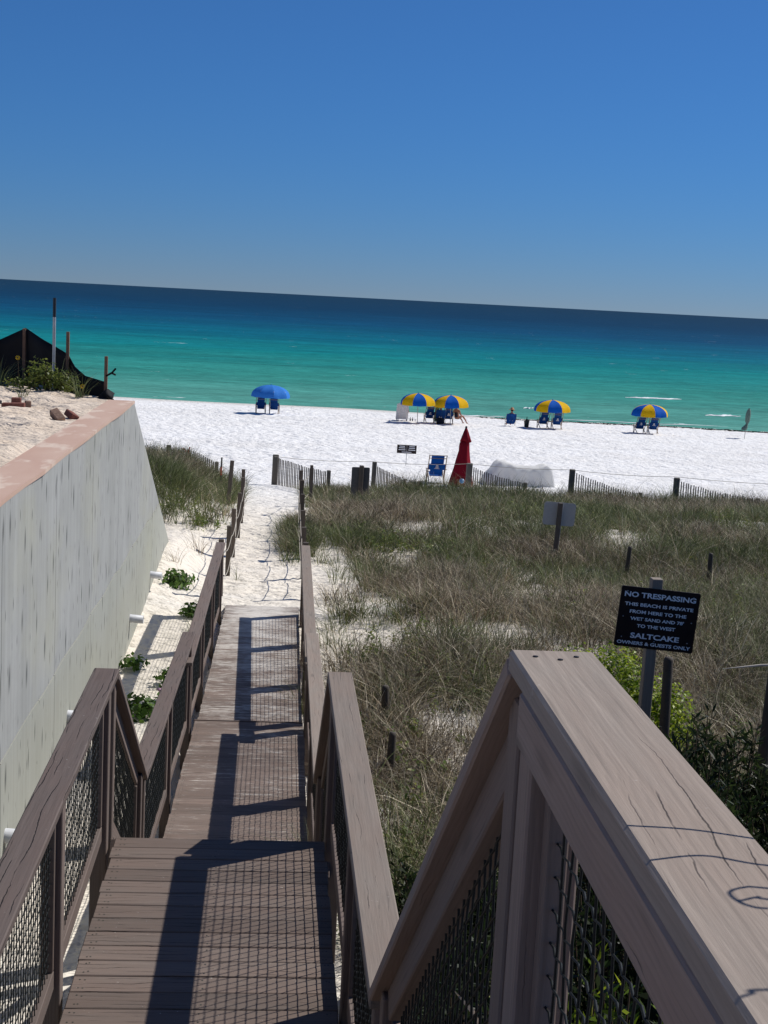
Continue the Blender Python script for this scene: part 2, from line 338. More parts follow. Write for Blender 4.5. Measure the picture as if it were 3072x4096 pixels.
def copy_tree(o,parent=None):
    c=o.copy(); COL.objects.link(c); c.parent=parent
    for ch in list(o.children): copy_tree(ch,c)
    return c

# value noise for geometry
_G=rng.random((512,512))
def vn(x,y):
    x=np.asarray(x,float); y=np.asarray(y,float); xi=np.floor(x).astype(int); yi=np.floor(y).astype(int); fx=x-xi; fy=y-yi
    fx=fx*fx*(3-2*fx); fy=fy*fy*(3-2*fy); g=lambda a,b:_G[a%512,b%512]
    return (g(xi,yi)*(1-fx)+g(xi+1,yi)*fx)*(1-fy)+(g(xi,yi+1)*(1-fx)+g(xi+1,yi+1)*fx)*fy
def fbm(x,y,o=3): return sum(vn(x*2**i+17*i,y*2**i+31*i)/2**i for i in range(o))/sum(1/2**i for i in range(o))
def sst(a,b,x): t=np.clip((x-a)/(b-a),0,1); return t*t*(3-2*t)
def xo(Y): return np.maximum(0,np.asarray(Y,float)-7.5)*.0098
def H(X,Y,fine=True):
    X=np.asarray(X,float); Y=np.asarray(Y,float)
    z=np.interp(Y,[-10,8,14,21.5,26,31,35,40,45,49,60,80],[3.3,2.95,2.72,2.73,2.5,2.42,2.12,1.6,1.15,.9,.72,.45])
    yw=94.8-.12*np.clip(X,-40,20)+.8*np.sin(X*.09+1)+.35*np.sin(X*.31)
    z=np.where(Y>80,.45*(yw-Y)/(yw-80),z); z=np.where(z<-2.5,-2.5,z)
    z=z+.45*np.exp(-((Y-25.3)/3.2)**2)*sst(-1.0,-1.9,X)*sst(-4,-2,X)                     # sand banked on the wall end
    m=sst(-1.0,-3.2,X)*sst(28.5,34,Y)*sst(51,44,Y)*sst(-12,-7,X); z=z+.95*m*(.8+.4*fbm(X*.3,Y*.3))   # left dune
    d=sst(.9,2.5,X)*sst(50,44,Y)*sst(60,35,np.abs(X)); z=z+d*(.55*(fbm(X*.22+5,Y*.2)-.5)+.12*(fbm(X*.9,Y*.9)-.5))
    deck=(np.abs(X+.2-xo(Y))<.72)&(Y<21.3); z=z-np.where(deck,.16,0)
    if fine:
        foot=sst(20,23,Y)*sst(54,40,Y)*sst(3,1.2,np.abs(X))+.45*sst(3.2,1,np.abs(X+1.2))*sst(24,16,Y)
        z=z+foot*(.05*(fbm(X*3.2,Y*3.2,2)-.5)-.035*np.clip(1-np.abs(vn(X*4.4+9,Y*3.6)-.5)*7,0,1))
        bch=sst(46,55,Y)*sst(95,88,Y); z=z+bch*(.085*(fbm(X*1.6,Y*1.6,2)-.5)+.075*(vn(X*3.1,Y*2.6)-.5))
    return z

# ---------------------------------------------------------------- ground
def grid(name,xs,ys,zf,mat,smooth=True):
    X,Y=np.meshgrid(xs,ys); Z=zf(X,Y); V=np.stack([X,Y,Z],-1).reshape(-1,3); nx=len(xs)
    i=(np.arange(len(ys)-1)[:,None]*nx+np.arange(nx-1)[None]).ravel(); F=np.stack([i,i+1,i+nx+1,i+nx],-1)
    return npmesh(name,V,[F],mat,None,smooth)
xs=np.concatenate([[-600,-300,-150,-80,-50,-35],np.arange(-26,-6,.35),np.arange(-6,2,.085),np.arange(2,20,.2),np.arange(20,42,.3),[45,55,80,150,300,600]])
ys=np.concatenate([[-60,-30,-15],np.arange(-8,4,.5),np.arange(4,50,.1),np.arange(50,101,.19),[103,108,120,160]])
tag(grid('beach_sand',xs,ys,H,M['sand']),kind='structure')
xs=np.concatenate([[-30000,-12000,-5000,-2000,-900,-400],np.arange(-150,151,10),[400,900,2000,5000,12000,30000]])
ys=np.concatenate([[88],np.arange(92,200,6),[240,300,400,600,1000,2000,4000,8000,16000,30000]])
tag(grid('sea',xs,ys,lambda X,Y:np.zeros_like(X),M['sea']),kind='structure')
def foam_line(x0,x1,y0,seed,thick=.5):
    g=np.random.default_rng(seed); n=26; t=np.linspace(0,1,n); x=x0+(x1-x0)*t; yc=y0+(t-.5)*.5+.35*(vn(t*7+seed,t*0)-.5)*2
    th=thick*np.sin(math.pi*np.clip(t,.02,.98))**.5*(.35+.9*vn(t*11+seed,t*0+3)); V=[];F=[]
    for k in range(n):
        for a in range(5):
            q=a/4*math.pi; V.append((x[k],yc[k]-math.cos(q)*th[k]*1.6,.02+math.sin(q)*th[k]*.35*(.7+.6*g.random())))
    for k in range(n-1):
        for a in range(4): i=k*5+a; F.append((i,i+1,i+6,i+5))
    o=mesh('foam',V,F,M['foam'],None,True); tag(o,kind='stuff'); return o
foam_line(31.5,37.0,122,3,.22); foam_line(33.4,36.6,104.5,5,.2); foam_line(18.8,19.9,103,8,.14); foam_line(12,17,93.6,9,.10); foam_line(20,32,94.0,12,.10)
# dark wrack line along the right part of the shore
V=[];F=[]
for k in range(900):
    x=14+22*rnd.random()**.8; yw=94.8-.12*min(x,20)+.8*math.sin(x*.09+1)+.35*math.sin(x*.31); y=yw-1.5+rnd.gauss(0,.22); z=float(H(x,y))+.01
    a=rnd.random()*3; s=.05+.13*rnd.random(); b=len(V)
    V+= [(x+s*math.cos(a),y+s*math.sin(a),z),(x-s*math.sin(a)*.6,y+s*.5,z+.03),(x-s*math.cos(a),y-s*math.sin(a),z),(x,y,z+.05)]; F+=[(b,b+1,b+3),(b+1,b+2,b+3),(b+2,b,b+3)]
tag(mesh('seaweed_line',V,F,M['wrack']),kind='stuff')

# upper terrace behind the wall
def HT(X,Y):
    z=6.12+.10*(fbm(X*.8,Y*.8)-.4)+.05*sst(-2.3,-3.2,X)+.11*(vn(X*3.1,Y*3.4)-.5)+.05*(vn(X*8,Y*8)-.5)
    e=18.95+np.clip(-(X+2.3)*2.2,0,3.4)          # crest runs along the silt fence
    z=np.maximum(z,np.where(X>-2.7,6.15,0)+.0); k=sst(-2.36,-2.24,X); z=z*(1-k)+6.148*k
    z=z-np.clip(Y-e,0,9)*.62
    return np.maximum(z,1.2)
tag(grid('sand_terrace',np.concatenate([[-60,-40,-25,-15],np.arange(-10,-2.24,.07),[-2.235]]),np.concatenate([[-20,-8,0],np.arange(4,24,.09),np.arange(24,31,.4)]),HT,M['terrace']),kind='structure')

# ---------------------------------------------------------------- concrete wall
wall=thing('retaining_wall','tall grey board-marked concrete retaining wall with pink cap left of the boardwalk','wall',(-1.9,5,2.5))
def wall_part(name,poly,x0,x1,mat):
    wx,wy,wz=wall.location; n=len(poly)
    V=[(x0-wx,y-wy,z-wz) for y,z in poly]+[(x1-wx,y-wy,z-wz) for y,z in poly]
    F=[tuple(range(n)),tuple(range(2*n-1,n-1,-1))]+[(i,n+i,n+(i+1)%n,(i+1)%n) for i in range(n)]
    return mesh(name,V,F,mat,wall)
def jz(y): return 4.19-.011*(y-10)
yj=18.72+(6.14-4.07)*(25.23-18.72)/(6.14-3.15)
J=[(y,jz(y)+.016*math.sin(y*3.1)+rnd.uniform(-.012,.012)) for y in np.linspace(-8,yj,60)]
Ju=[(y,z+.010+rnd.uniform(0,.012)) for y,z in J]; Jl=[(y,z) for y,z in J]
wall_part('upper_section',Ju+[(18.75,6.12),(-8,6.12)],-1.9,-2.21,M['concrete'])
wall_part('lower_section',[(-8,1.0),(26.0,1.0),(26.0,2.78)]+[(25.23,3.15)]+Jl[::-1],-1.896,-2.22,M['concrete2'])
CJ=[(y,0) for y in np.linspace(-8,18.76,70)]
V=[];F=[]
for k,(y,_) in enumerate(CJ):
    e=.006*math.sin(y*2.3)+rnd.uniform(-.006,.006)
    V+=[(.012+e,y-5,3.618),(.012+e,y-5,3.655),(-.345,y-5,3.655),(-.345,y-5,3.618)]
for k in range(len(CJ)-1):
    a=4*k
    for i in range(4): F.append((a+i,a+(i+1)%4,a+4+(i+1)%4,a+4+i))
F+=[(0,3,2,1),(len(V)-4,len(V)-3,len(V)-2,len(V)-1)]
mesh('wall_cap',V,F,M['capc'],wall)
for (y,z) in ((21.86,3.10),(18.77,3.12),(13.05,3.52),(9.96,3.56),(6.9,3.6)):
    n=14; V=[];F=[]
    for (x_,r_) in ((-.05,.057),(.19,.057),(.192,.050),(-.02,.050)):
        for k in range(n): a=k*2*math.pi/n; V.append((x_,y-5+r_*math.cos(a),z-2.5+r_*math.sin(a)-.06*x_))
    for i in range(3):
        for k in range(n): F.append((i*n+k,i*n+(k+1)%n,(i+1)*n+(k+1)%n,(i+1)*n+k))
    mesh('drain_pipe',V,F,M['pvc'],wall,True)

# ---------------------------------------------------------------- boardwalk
bw=thing('boardwalk','brown painted timber boardwalk stepping down to the sandy beach path','boardwalk',(0,7,3))
def plank(y,z,x0,x1,mat,wd=.138,slope=0,name='deck_plank',th=.038):
    j=rnd.uniform(-.006,.006)
    o=beam(name,(x0+j+float(xo(y)),y,z-th/2+rnd.uniform(-.0015,.0015)),(x1+j+float(xo(y)),y+rnd.uniform(-.003,.003),z-th/2+rnd.uniform(-.0015,.0015)),wd,th,mat,bw,bev=.004)
    if slope: o.rotation_euler.rotate_axis('X',slope)
    return o
X0,X1=-.80,.38
y=7.35
while y>3.85: plank(y,4.62,X0,X1,M['deck_up']); y-=.1445
y=2.07
while y>-1.6: plank(y,6.17,X0,X1,M['deck_up']); y-=.1445
for k in range(1,8):   # flight from the landing to the upper deck
    zt=6.17-k*.194; yt=2.15+k*.235-.12
    for s in (-.06,.075): plank(yt+s,zt,X0,X1,M['deck_up'],.13,name='stair_tread')
for k in range(1,7):   # flight from the upper deck down to the ramp
    zt=4.62-k*.181; yt=7.42+k*.262-.13
    for s in (-.065,.075): plank(yt+s,zt,X0,X1,M['deck_up'],.132,name='stair_tread')
d2=lambda y:3.35+(3.05-3.35)*(y-9.25)/(14.46-9.25)
d3=lambda y:2.985+(2.735-2.985)*(y-14.5)/(21.45-14.5)
y=14.39
while y>9.2: plank(y,d2(y),X0,X1,M['deck']); y-=.1445
y=14.60
while y<21.45: plank(y,d3(y),X0+.01,X1-.01,M['deck']); y+=.1445
for x in (X0+.03,-.2,X1-.03):      # joists
    beam('joist',(x,-1.6,6.17-.11),(x,2.1,6.17-.11),.038,.14,M['rail'],bw)
    beam('joist',(x,3.85,4.62-.11),(x,7.38,4.62-.11),.038,.14,M['rail'],bw)
    beam('joist',(x+float(xo(9.2)),9.2,d2(9.2)-.11),(x+float(xo(14.4)),14.42,d2(14.42)-.11),.038,.14,M['rail'],bw)
    beam('joist',(x+float(xo(14.6)),14.55,d3(14.55)-.10),(x+float(xo(21)),21.3,d3(21.3)-.10),.038,.12,M['rail'],bw)
beam('riser_board',(X0+.06,14.478,3.0),(X1+.06,14.478,3.0),.02,.12,M['rail'],bw)
for x in (X0-.02,X1+.02): 
    beam('stringer',(x,2.1,6.05),(x,3.85,4.55),.035,.2,M['rail'],bw); beam('stringer',(x,7.43,4.5),(x+.01,9.2,3.25),.035,.2,M['rail'],bw)

V=[];F=[]
for o in [c for c in bw.children if c.name.startswith('deck_plank') and 3<c.location.y+7]:
    m_=Matrix.LocRotScale(o.location,o.rotation_euler,None)
    for sx in (-.555,-.535,.545,.56,-.01):
        for sy in (-.04,.038):
            c0=m_@Vector((sx+rnd.uniform(-.006,.006),sy+rnd.uniform(-.006,.006),.0196)); b=len(V)
            for k in range(6): V.append((c0.x+.0045*math.cos(k*1.047),c0.y+.0045*math.sin(k*1.047),c0.z+.0004))
            F.append(tuple(b+k for k in range(6)))
tag(mesh('nail_heads',V,F,M['bucket'],bw),kind='stuff')
def wire_panel(xa,ya,xb,yb,b0,b1,t0,t1,parent,rad=.0022,pitch=.051):
    """woven wire filling the opening; b=bottom z, t=top z at both ends"""
    L=math.hypot(yb-ya,xb-xa); lines=[]; n=max(3,int((t0-b0)/pitch)); m=max(3,int(abs(L)/pitch)); px,py,pz=parent.location
    for k in range(1,n):
        q=k/n; s=np.linspace(0,1,2*m+1); wob=.0020*np.where(np.arange(2*m+1)%2,1,-1)
        zz=(b0+(b1-b0)*s)*(1-q)+(t0+(t1-t0)*s)*q
        lines.append(np.stack([xa+(xb-xa)*s+wob*.8-px,ya+(yb-ya)*s-py,zz+wob*.6+rng.normal(0,.0008,2*m+1)-pz],-1))
    for k in range(1,m):
        s=k/m; q=np.linspace(0,1,7); wob=.0025*np.sin(q*21+k)
        zz=b0+(b1-b0)*s+(t0-b0+(t1-t0-(b1-b0))*s)*q
        lines.append(np.stack([xa+(xb-xa)*s-wob-px,ya+(yb-ya)*s+wob*1.2-py,zz-pz],-1))
    V,F=tubes(lines,rad,4); return npmesh('wire_mesh',V,F,M['wire'],parent,True)
def railing(label,side,Y0,Y1,c0,c1,b0,b1,posts,cap,rail,foot=None,inner=0.0,group='timber and wire railings of the boardwalk',ov=(0.03,0.03),subh=.089,subw=.038,ovpost=None,rad=.0030,cl=.036):
    """c=cap top z, b=deck z at both ends"""
    xc=-.88 if side=='L' else .43; X=lambda y:xc+float(xo(y))+(.034*min(1,max(0,(4-y)/1.85)) if side=='R' else 0); cz=lambda y:c0+(c1-c0)*(y-Y0)/(Y1-Y0); bz=lambda y:b0+(b1-b0)*(y-Y0)/(Y1-Y0)
    t=thing('railing',label,'railing',(X(Y0),Y0,b0),0,group)
    sl=math.atan2(c1-c0,Y1-Y0); up=(0,-math.sin(sl),math.cos(sl)); th=.038/math.cos(sl)
    def P(x,y,z): return (x,y,z)
    ya,yb=Y0-ov[0],Y1+ov[1]
    beam('handrail_cap',P(X(ya),ya,cz(ya)-th/2),P(X(yb),yb,cz(yb)-th/2),.14,.038,cap,t,up,.005)
    s=-1 if side=='R' else 1
    for y in posts:
        zb=(bz(y)-.75) if foot is None else foot; ex=(ovpost or {}).get(y,0)
        beam('post',(X(y),y,zb),(X(y),y,cz(y)-th-.002+ex),.089,.089,rail,t,(0,1,0),.004)
    for a,b in zip(posts[:-1],posts[1:]):
        a2,b2=a+.0445,b-.0445
        xa,xb=X(a2)+s*inner,X(b2)+s*inner; sh=subh/math.cos(sl)
        beam('top_rail',(xa,a2+.001,cz(a2)-th-sh/2-.001),(xb,b2-.001,cz(b2)-th-sh/2-.001),subw,subh,rail,t,up)
        beam('bottom_rail',(X(a2),a2+.001,bz(a2)+.075),(X(b2),b2-.001,bz(b2)+.075),.038,.089,rail,t,up)
        for y in (a2+cl/2+.001,b2-cl/2-.001):
            beam('cleat',(X(y),y,bz(y)+.122),(X(y),y,cz(y)-th-(sh+.004 if not inner else .004)),.036,cl,rail,t,(0,1,0),.003)
        wire_panel(X(a2),a2+.03,X(b2),b2-.03,bz(a2)+.11,bz(b2)+.11,cz(a2)-th-sh*.8,cz(b2)-th-sh*.8,t,rad)
    return t
LC,RC,RL,RN=M['cap_l'],M['cap_r'],M['rail'],M['rail_n']
railing('pale weathered near handrail crossing the bottom right corner, beside the top landing','R',-1.5,2.10,7.15,7.15,6.17,6.17,[-1.4,.45,2.065],RC,RN,inner=.051,subh=.086,ov=(.03,.03),rad=.0024)
railing('steep stair handrail dropping from the big near handrail to the right upper deck rail','R',2.135,3.92,7.145,5.60,6.14,4.62,[2.18,3.80],M['rail_n'],RN,ov=(0,.02),subh=.089,subw=.06)
railing('left stair handrail beside the top landing steps, nearest on the left','L',2.135,3.92,7.125,5.60,6.12,4.62,[2.18,3.80],LC,RL,ov=(-.01,.02))
railing('left railing of the upper deck with dark brown cap, beside the concrete wall','L',3.95,7.50,5.575,5.575,4.62,4.62,[4.02,5.70,7.33],LC,RL,ov=(.05,.02),rad=.0025)
railing('pale capped right railing of the upper deck with cracked cap','R',3.95,7.585,5.575,5.575,4.62,4.62,[4.02,5.52,7.47],RC,RL,ov=(.05,.0))
railing('left stair railing dropping from the upper deck to the middle ramp','L',7.53,9.33,5.55,4.31,4.62,3.42,[7.57,9.20],M['rail'],RL,ov=(-.01,.03))
railing('right stair railing dropping from the upper deck, behind the pale upper cap','R',7.60,9.33,5.54,4.31,4.60,3.42,[7.58,9.20],M['rail'],RL,ov=(0,.03))
railing('left railing of the middle ramp with deeply grained brown cap','L',9.36,14.28,4.29,4.09,3.34,3.06,[9.42,11.75,14.12],LC,RL,ov=(.03,.0),cl=.10)
railing('right railing of the middle ramp with pale cap beside the grass','R',9.36,14.40,4.29,4.09,3.34,3.06,[9.42,11.75,14.20],RC,RL,ov=(.03,.0),cl=.10)
railing('left railing of the lowest ramp ending at the sand path','L',13.85,20.95,3.87,3.84,2.98,2.74,[14.33,16.40,18.65,20.85],LC,RL,ov=(.0,.03),cl=.10)
railing('right railing of the lowest ramp ending at the sand path','R',13.95,20.95,3.87,3.84,2.98,2.74,[14.45,16.40,18.65,20.85],RC,RL,ov=(.0,.03),cl=.10)
# nails and knots on the near cap end
for (x,y) in ((.395,2.085),(.432,2.07),(.462,2.09)):
    o=lathe('nail_hole',[(.0045,0),(.0045,.0012),(.001,.0012)],M['black'],None,8); o.location=(x,y,7.1502); o.parent=bpy.data.objects['railing']; o.location=(x-.43,y+1.5,7.1502-6.17)

# ---------------------------------------------------------------- beach path post and rope lines
def rope_line(label,pts,side):
    t=thing('post_and_rope_fence',label,'rope fence',(pts[0][0],pts[0][1],0),0,'post and rope fences of the beach path'); px,py=pts[0][:2]
    tops=[]
    for i,(x,y,h) in enumerate(pts):
        z=float(H(x,y,False)); lx=rnd.uniform(-.02,.02)
        beam('post',(x-px,y-py,z-.3),(x-px+lx,y-py,z+h),.088,.088,M['postwood'],None,(0,1,0)).parent=t
        tops.append((x,y,z,h))
    for fr in (.80,.36):
        L=[]
        for (xa,ya,za,ha),(xb,yb,zb,hb) in zip(tops[:-1],tops[1:]):
            for s in np.linspace(0,1,9)[:-1]:
                L.append((xa+(xb-xa)*s-px+(.05 if side=='L' else -.05),ya+(yb-ya)*s-py,(za+fr*ha)*(1-s)+(zb+fr*hb)*s-.10*4*s*(1-s)))
        tube_obj('rope',[np.array(L)],.0075,M['rope'],t,5)
    return t
rope_line('line of brown posts and rope on the left of the sand path',[(-.78,22.35,.95),(-.74,24.5,.92),(-.72,26.9,.95),(-.69,29.2,.97),(-.68,31.5,1.06),(-.70,33.6,1.14)],'L')
rope_line('line of brown posts and rope on the right of the sand path',[(.60,22.35,.95),(.63,24.5,.95),(.65,26.9,.97),(.67,29.2,1.0),(.69,31.5,1.06),(.74,34.2,1.14),(1.12,38.2,1.18)],'R')
p=thing('wooden_post','leaning brown post at the edge of the left dune grass, behind the path posts','post',(-1.19,37.0,float(H(-1.19,37,False)))); beam('shaft',(0,0,-.3),(.10,0,1.22),.11,.09,M['postwood'],None,(0,1,0)).parent=p
p=thing('marker_stake','thin grey stake with orange tape on the left of the path','stake',(-1.58,42.0,float(H(-1.58,42,False)))); beam('shaft',(0,0,-.2),(.02,0,1.05),.05,.03,M['slat'],None,(0,1,0)).parent=p; beam('tape',(0.01,-.02,.5),(.01,-.02,.75),.06,.02,M['orange'],None,(0,1,0)).parent=p

# ---------------------------------------------------------------- sand fences
def sand_fence(label,a,b,n,h0,h1,curve=0,endpost=True,px=.16):
    (xa,ya),(xb,yb)=a,b; t=thing('sand_fence',label,'sand fence',(xa,ya,0),0,'wooden slat sand fences behind the dune grass')
    za=float(H(xa,ya,False)); zb=float(H(xb,yb,False))
    if endpost: beam('post',(-.04,0,za-.3),(-.02,0,za+h0+.10),px,.13,M['slat'],None,(0,1,0),.02).parent=t
    beam('post',(xb-xa+.05,yb-ya,zb-.3),(xb-xa+.07,yb-ya,zb+h1+.03),.13,.12,M['slat'],None,(0,1,0),.02).parent=t
    me=boxmesh(1.0,.036,.012,M['slat'],.002,'slat'); tops=[]
    for k in range(n):
        s=(k+.8)/(n+.3); bow=curve*4*s*(1-s); x=xa+(xb-xa)*s; y=ya+(yb-ya)*s+bow; z=float(H(x,y,False)); hh=h0*(1-s)+h1*s-.14*math.sin(math.pi*s)*(h0-h1)+rnd.uniform(-.02,.02)
        o=bpy.data.objects.new('slat',me); link(o,t); L=hh+.25; o.scale=(L,1,1); o.location=(x-xa+rnd.uniform(-.008,.008),y-ya,z+hh-L/2)
        o.rotation_euler=Euler((R(rnd.uniform(-2,2)),R(-90+rnd.uniform(-1.5,1.5)),R(90)),'XYZ').to_matrix().to_euler(); tops.append((x-xa,y-ya+.012,z,hh))
    for fr in (.82,.45):
        tube_obj('binding_wire',[np.array([(x,y,z+h*fr) for x,y,z,h in tops])],.005,M['steel'],t,4)
    return t
sand_fence('slat fence turning beside the sand path, nearest the left',(.13,48.65),(1.78,44.4),30,.98,.78,.25,px=.22)
sand_fence('slat fence just right of the tall dark sign back',(3.62,47.9),(5.10,47.2),28,.93,.42,0)
sand_fence('slat fence in front of the white covered pile, right of the red umbrella',(7.17,48.97),(8.78,46.9),24,.95,.55,0,px=.22)
sand_fence('slat fence in the middle of the right dune edge, above the blank grey sign',(10.60,47.3),(12.80,46.5),28,.98,.45,0,px=.2)
sand_fence('slat fence farthest right at the dune edge',(14.06,46.2),(16.6,45.3),32,.98,.45,0,px=.2)
sand_fence('partly buried slat fence with orange tape behind the left dune grass',(-3.6,47.8),(-1.95,46.2),22,.75,.55,0)
o=tag(tube_obj('orange_tape',[np.array([(-3.15,47.2,1.95),(-3.08,47.2,2.28),(-2.98,47.2,2.12)]),np.array([(-2.98,47.2,1.95),(-2.86,47.2,2.30)])],.03,M['orange']),'orange tape tied on stakes behind the left dune grass','tape')
V=[(0.05,48.6),(3.5,47.9),(7.1,48.9),(10.5,47.3),(14.0,46.2),(18.5,45.2)]; L=[]
for (xa,ya),(xb,yb) in zip(V[:-1],V[1:]):
    for s in np.linspace(0,1,12)[:-1]: L.append((xa+(xb-xa)*s,ya+(yb-ya)*s-.1,float(H(xa+(xb-xa)*s,ya,False))*0+np.interp(xa+(xb-xa)*s,[0,3.5,7,10.5,14,18.5],[1.95,2.0,1.95,2.08,2.12,2.15])-.06*4*s*(1-s)))
tag(tube_obj('boundary_rope',[np.array(L)],.008,M['rope'],None,4),'thin pale rope strung along the slat fence tops','rope')
for i,(x,y,h,wd,lab) in enumerate([(6.99,25.83,.75,.09,'short grey post in the grass left of the black warning sign'),(8.52,25.4,.8,.10,'short grey post in the grass above the right edge of the black warning sign'),(1.42,15.24,.55,.10,'split low post in the grass beside the pale upper cap'),(1.33,13.5,.55,.09,'low round post in the grass, nearest the boardwalk'),(4.06,13.0,1.50,.11,'dark weathered post right behind the black warning sign'),(4.92,12.6,1.55,.12,'dark weathered post at the right edge of the picture')]):
    z=float(H(x,y,False)); p=thing('fence_post',lab,'post',(x,y,z),0,'old posts standing in the dune grass'); o=lathe('shaft',[(wd*.5,-.3),(wd*.48,h*.5),(wd*.45,h-.03),(wd*.35,h)],M['oldpost'],p,9); o.rotation_euler=(R(rnd.uniform(-3,3)),R(rnd.uniform(-4,4)),0)

# ---------------------------------------------------------------- text helper
def text_mesh(body,wd,h,mat,parent,name='lettering',off=.0):
    cu=bpy.data.curves.new(name,'FONT'); cu.body=body; cu.size=1; cu.extrude=0; cu.offset=.032; cu.resolution_u=3
    o=bpy.data.objects.new(name,cu); COL.objects.link(o); dg=bpy.context.evaluated_depsgraph_get(); me=bpy.data.meshes.new_from_object(o.evaluated_get(dg))
    bpy.data.objects.remove(o); n=len(me.vertices); co=np.empty(n*3); me.vertices.foreach_get('co',co); co=co.reshape(-1,3)
    lo=co.min(0); hi=co.max(0); co[:,0]=(co[:,0]-(lo[0]+hi[0])/2)*wd/(hi[0]-lo[0]); co[:,1]=(co[:,1]-(lo[1]+hi[1])/2)*h/(hi[1]-lo[1]); co[:,2]=0
    me.vertices.foreach_set('co',co.ravel()); me.materials.clear(); me.materials.append(mat); me.update()
    return link(bpy.data.objects.new(name,me),parent)
def rounded(wd,h,r_,n=5):
    P=[]
    for cx,cy,a0 in ((wd/2-r_,h/2-r_,0),(-wd/2+r_,h/2-r_,90),(-wd/2+r_,-h/2+r_,180),(wd/2-r_,-h/2+r_,270)):
        for k in range(n+1): a=R(a0+90*k/n); P.append((cx+r_*math.cos(a),cy+r_*math.sin(a)))
    return P
def slab(name,P,t,mat,parent,loc,rot):   # outline in local XY, thickness t along -Z
    n=len(P); V=[(x,y,0) for x,y in P]+[(x,y,-t) for x,y in P]; F=[tuple(range(n)),tuple(range(2*n-1,n-1,-1))]+[((i+1)%n,i,n+i,n+(i+1)%n) for i in range(n)]
    o=mesh(name,V,F,mat,parent); o.location=loc; o.rotation_euler=rot; return o
# black warning sign
z=float(H(3.14,10.62,False)); sg=thing('warning_sign','black no trespassing sign with white lettering on a square timber post','sign',(3.14,10.6,0))
beam('post',(-.03,.055,z-.3),(.0,.055,5.575),.089,.089,M['signpost'],None,(0,1,0)).parent=sg
fc=slab('sign_face',rounded(.645,.50,.012,2),.012,M['signface'],sg,(.017,0,5.245),(R(90),R(3.6),R(-4)))
W_,H_=.645,.50
for s,fy,fh,fw in (('NO TRESPASSING',.125,.088,.905),('THIS BEACH IS PRIVATE',.285,.058,.87),('FROM HERE TO THE',.405,.058,.72),("WET SAND AND 78'",.52,.058,.68),('TO THE WEST',.635,.058,.49),('SALTCAKE',.80,.09,.62),('OWNERS & GUESTS ONLY',.925,.058,.935)):
    o=text_mesh(s,W_*fw,H_*fh,M['signtext'],fc); o.location=(0,H_*(.5-fy),.0015)
for x,y in ((-.27,.21),(.27,.21),(-.28,.0),(.28,.0),(-.27,-.17),(.27,-.17),(0,.17),(0,-.185)):
    o=lathe('screw',[(.006,0),(.004,.003)],M['steel'],fc,8); o.location=(x,y,.0005)
# grey blank sign seen from behind
z=float(H(6.0,28.0,False)); sg=thing('sign_seen_from_behind','light grey blank back of a rounded sign on a brown post in the dune grass','sign',(5.99,28.0,0))
beam('post',(.0,-.06,z-.3),(.06,-.06,3.66),.095,.06,M['postwood'],None,(0,1,0)).parent=sg; tube_obj('metal_strip',[np.array([(.055,-.06,z),(.115,-.06,3.68)])],.012,M['steel'],sg)
slab('sign_plate',rounded(.68,.49,.06),.006,M['signback'],sg,(.06,0,3.42),(R(90),R(2.5),0))
# tall dark sign back
z=float(H(2.66,40.8,False)); sg=thing('tall_sign_seen_from_behind','tall dark grey back of a sign on a thick post by the dune edge','sign',(2.66,40.8,0))
beam('post',(0,-.08,z-.3),(.02,-.08,z+1.20),.135,.12,M['postwood'],None,(0,1,0),.02).parent=sg
slab('sign_plate',rounded(.545,.95,.04),.02,M['signdark'],sg,(.0,0,z+.66),(R(90),0,0))
# small twin sign on beach
z=float(H(5.64,57.4,False)); sg=thing('beach_sign','small wide black two panel sign with white lines on a thin rod in the sand','sign',(5.64,57.4,z))
tube_obj('rod',[np.array([(0,.02,-.3),(.02,.02,.85)])],.014,M['steel'],sg)
fc=slab('sign_face',rounded(.83,.36,.01,2),.02,M['signface'],sg,(.01,0,.68),(R(90),R(1),0))
for cx in (-.205,.215):
    for i,y in enumerate((.12,.05,-.03)): slab('text_line',rounded(.24+.03*i,.028,.008,2),.002,M['signtext'],fc,(cx,y,.004),(0,0,0))
slab('text_line',rounded(.42,.035,.008,2),.002,M['logo'],fc,(0,-.125,.004),(0,0,0)); slab('divider',rounded(.015,.27,.004,2),.002,M['signback'],fc,(0,.03,.004),(0,0,0))

# ---------------------------------------------------------------- umbrellas
def panel_mesh(Rr,hh,mat,val=.13):
    nu,nv=6,8; V=[];F=[]
    for j in range(nv+1):
        q=j/nv
        for i in range(nu+1):
            a=(i/nu-.5)*math.pi/4; u=abs(i/nu-.5)*2
            ch=math.cos(math.pi/8)/math.cos(a)*(1-u*u)+u*u   # panels are flatter between ribs
            r_=Rr*math.sin(q*math.pi/2*.93)/math.sin(math.pi/2*.93)*(ch if q>.1 else 1); zz=hh*math.cos(q*math.pi/2)**.9*1.0-.02*(1-u*u)*q
            V.append((r_*math.cos(a),r_*math.sin(a),zz))
    b=len(V)
    for i in range(nu+1):
        a=(i/nu-.5)*math.pi/4; u=abs(i/nu-.5)*2; ch=math.cos(math.pi/8)/math.cos(a)*(1-u*u)+u*u
        V.append((Rr*1.01*ch*math.cos(a),Rr*1.01*ch*math.sin(a),-.02-val*(1-.25*u)))
    for j in range(nv+1):
        for i in range(nu): k=j*(nu+1)+i; F.append((k,k+nu+1,k+nu+2,k+1))
    me=bpy.data.meshes.new('canopy_panel'); me.from_pydata(V,[],F); me.materials.append(mat); me.polygons.foreach_set('use_smooth',[True]*len(F)); me.update(); return me
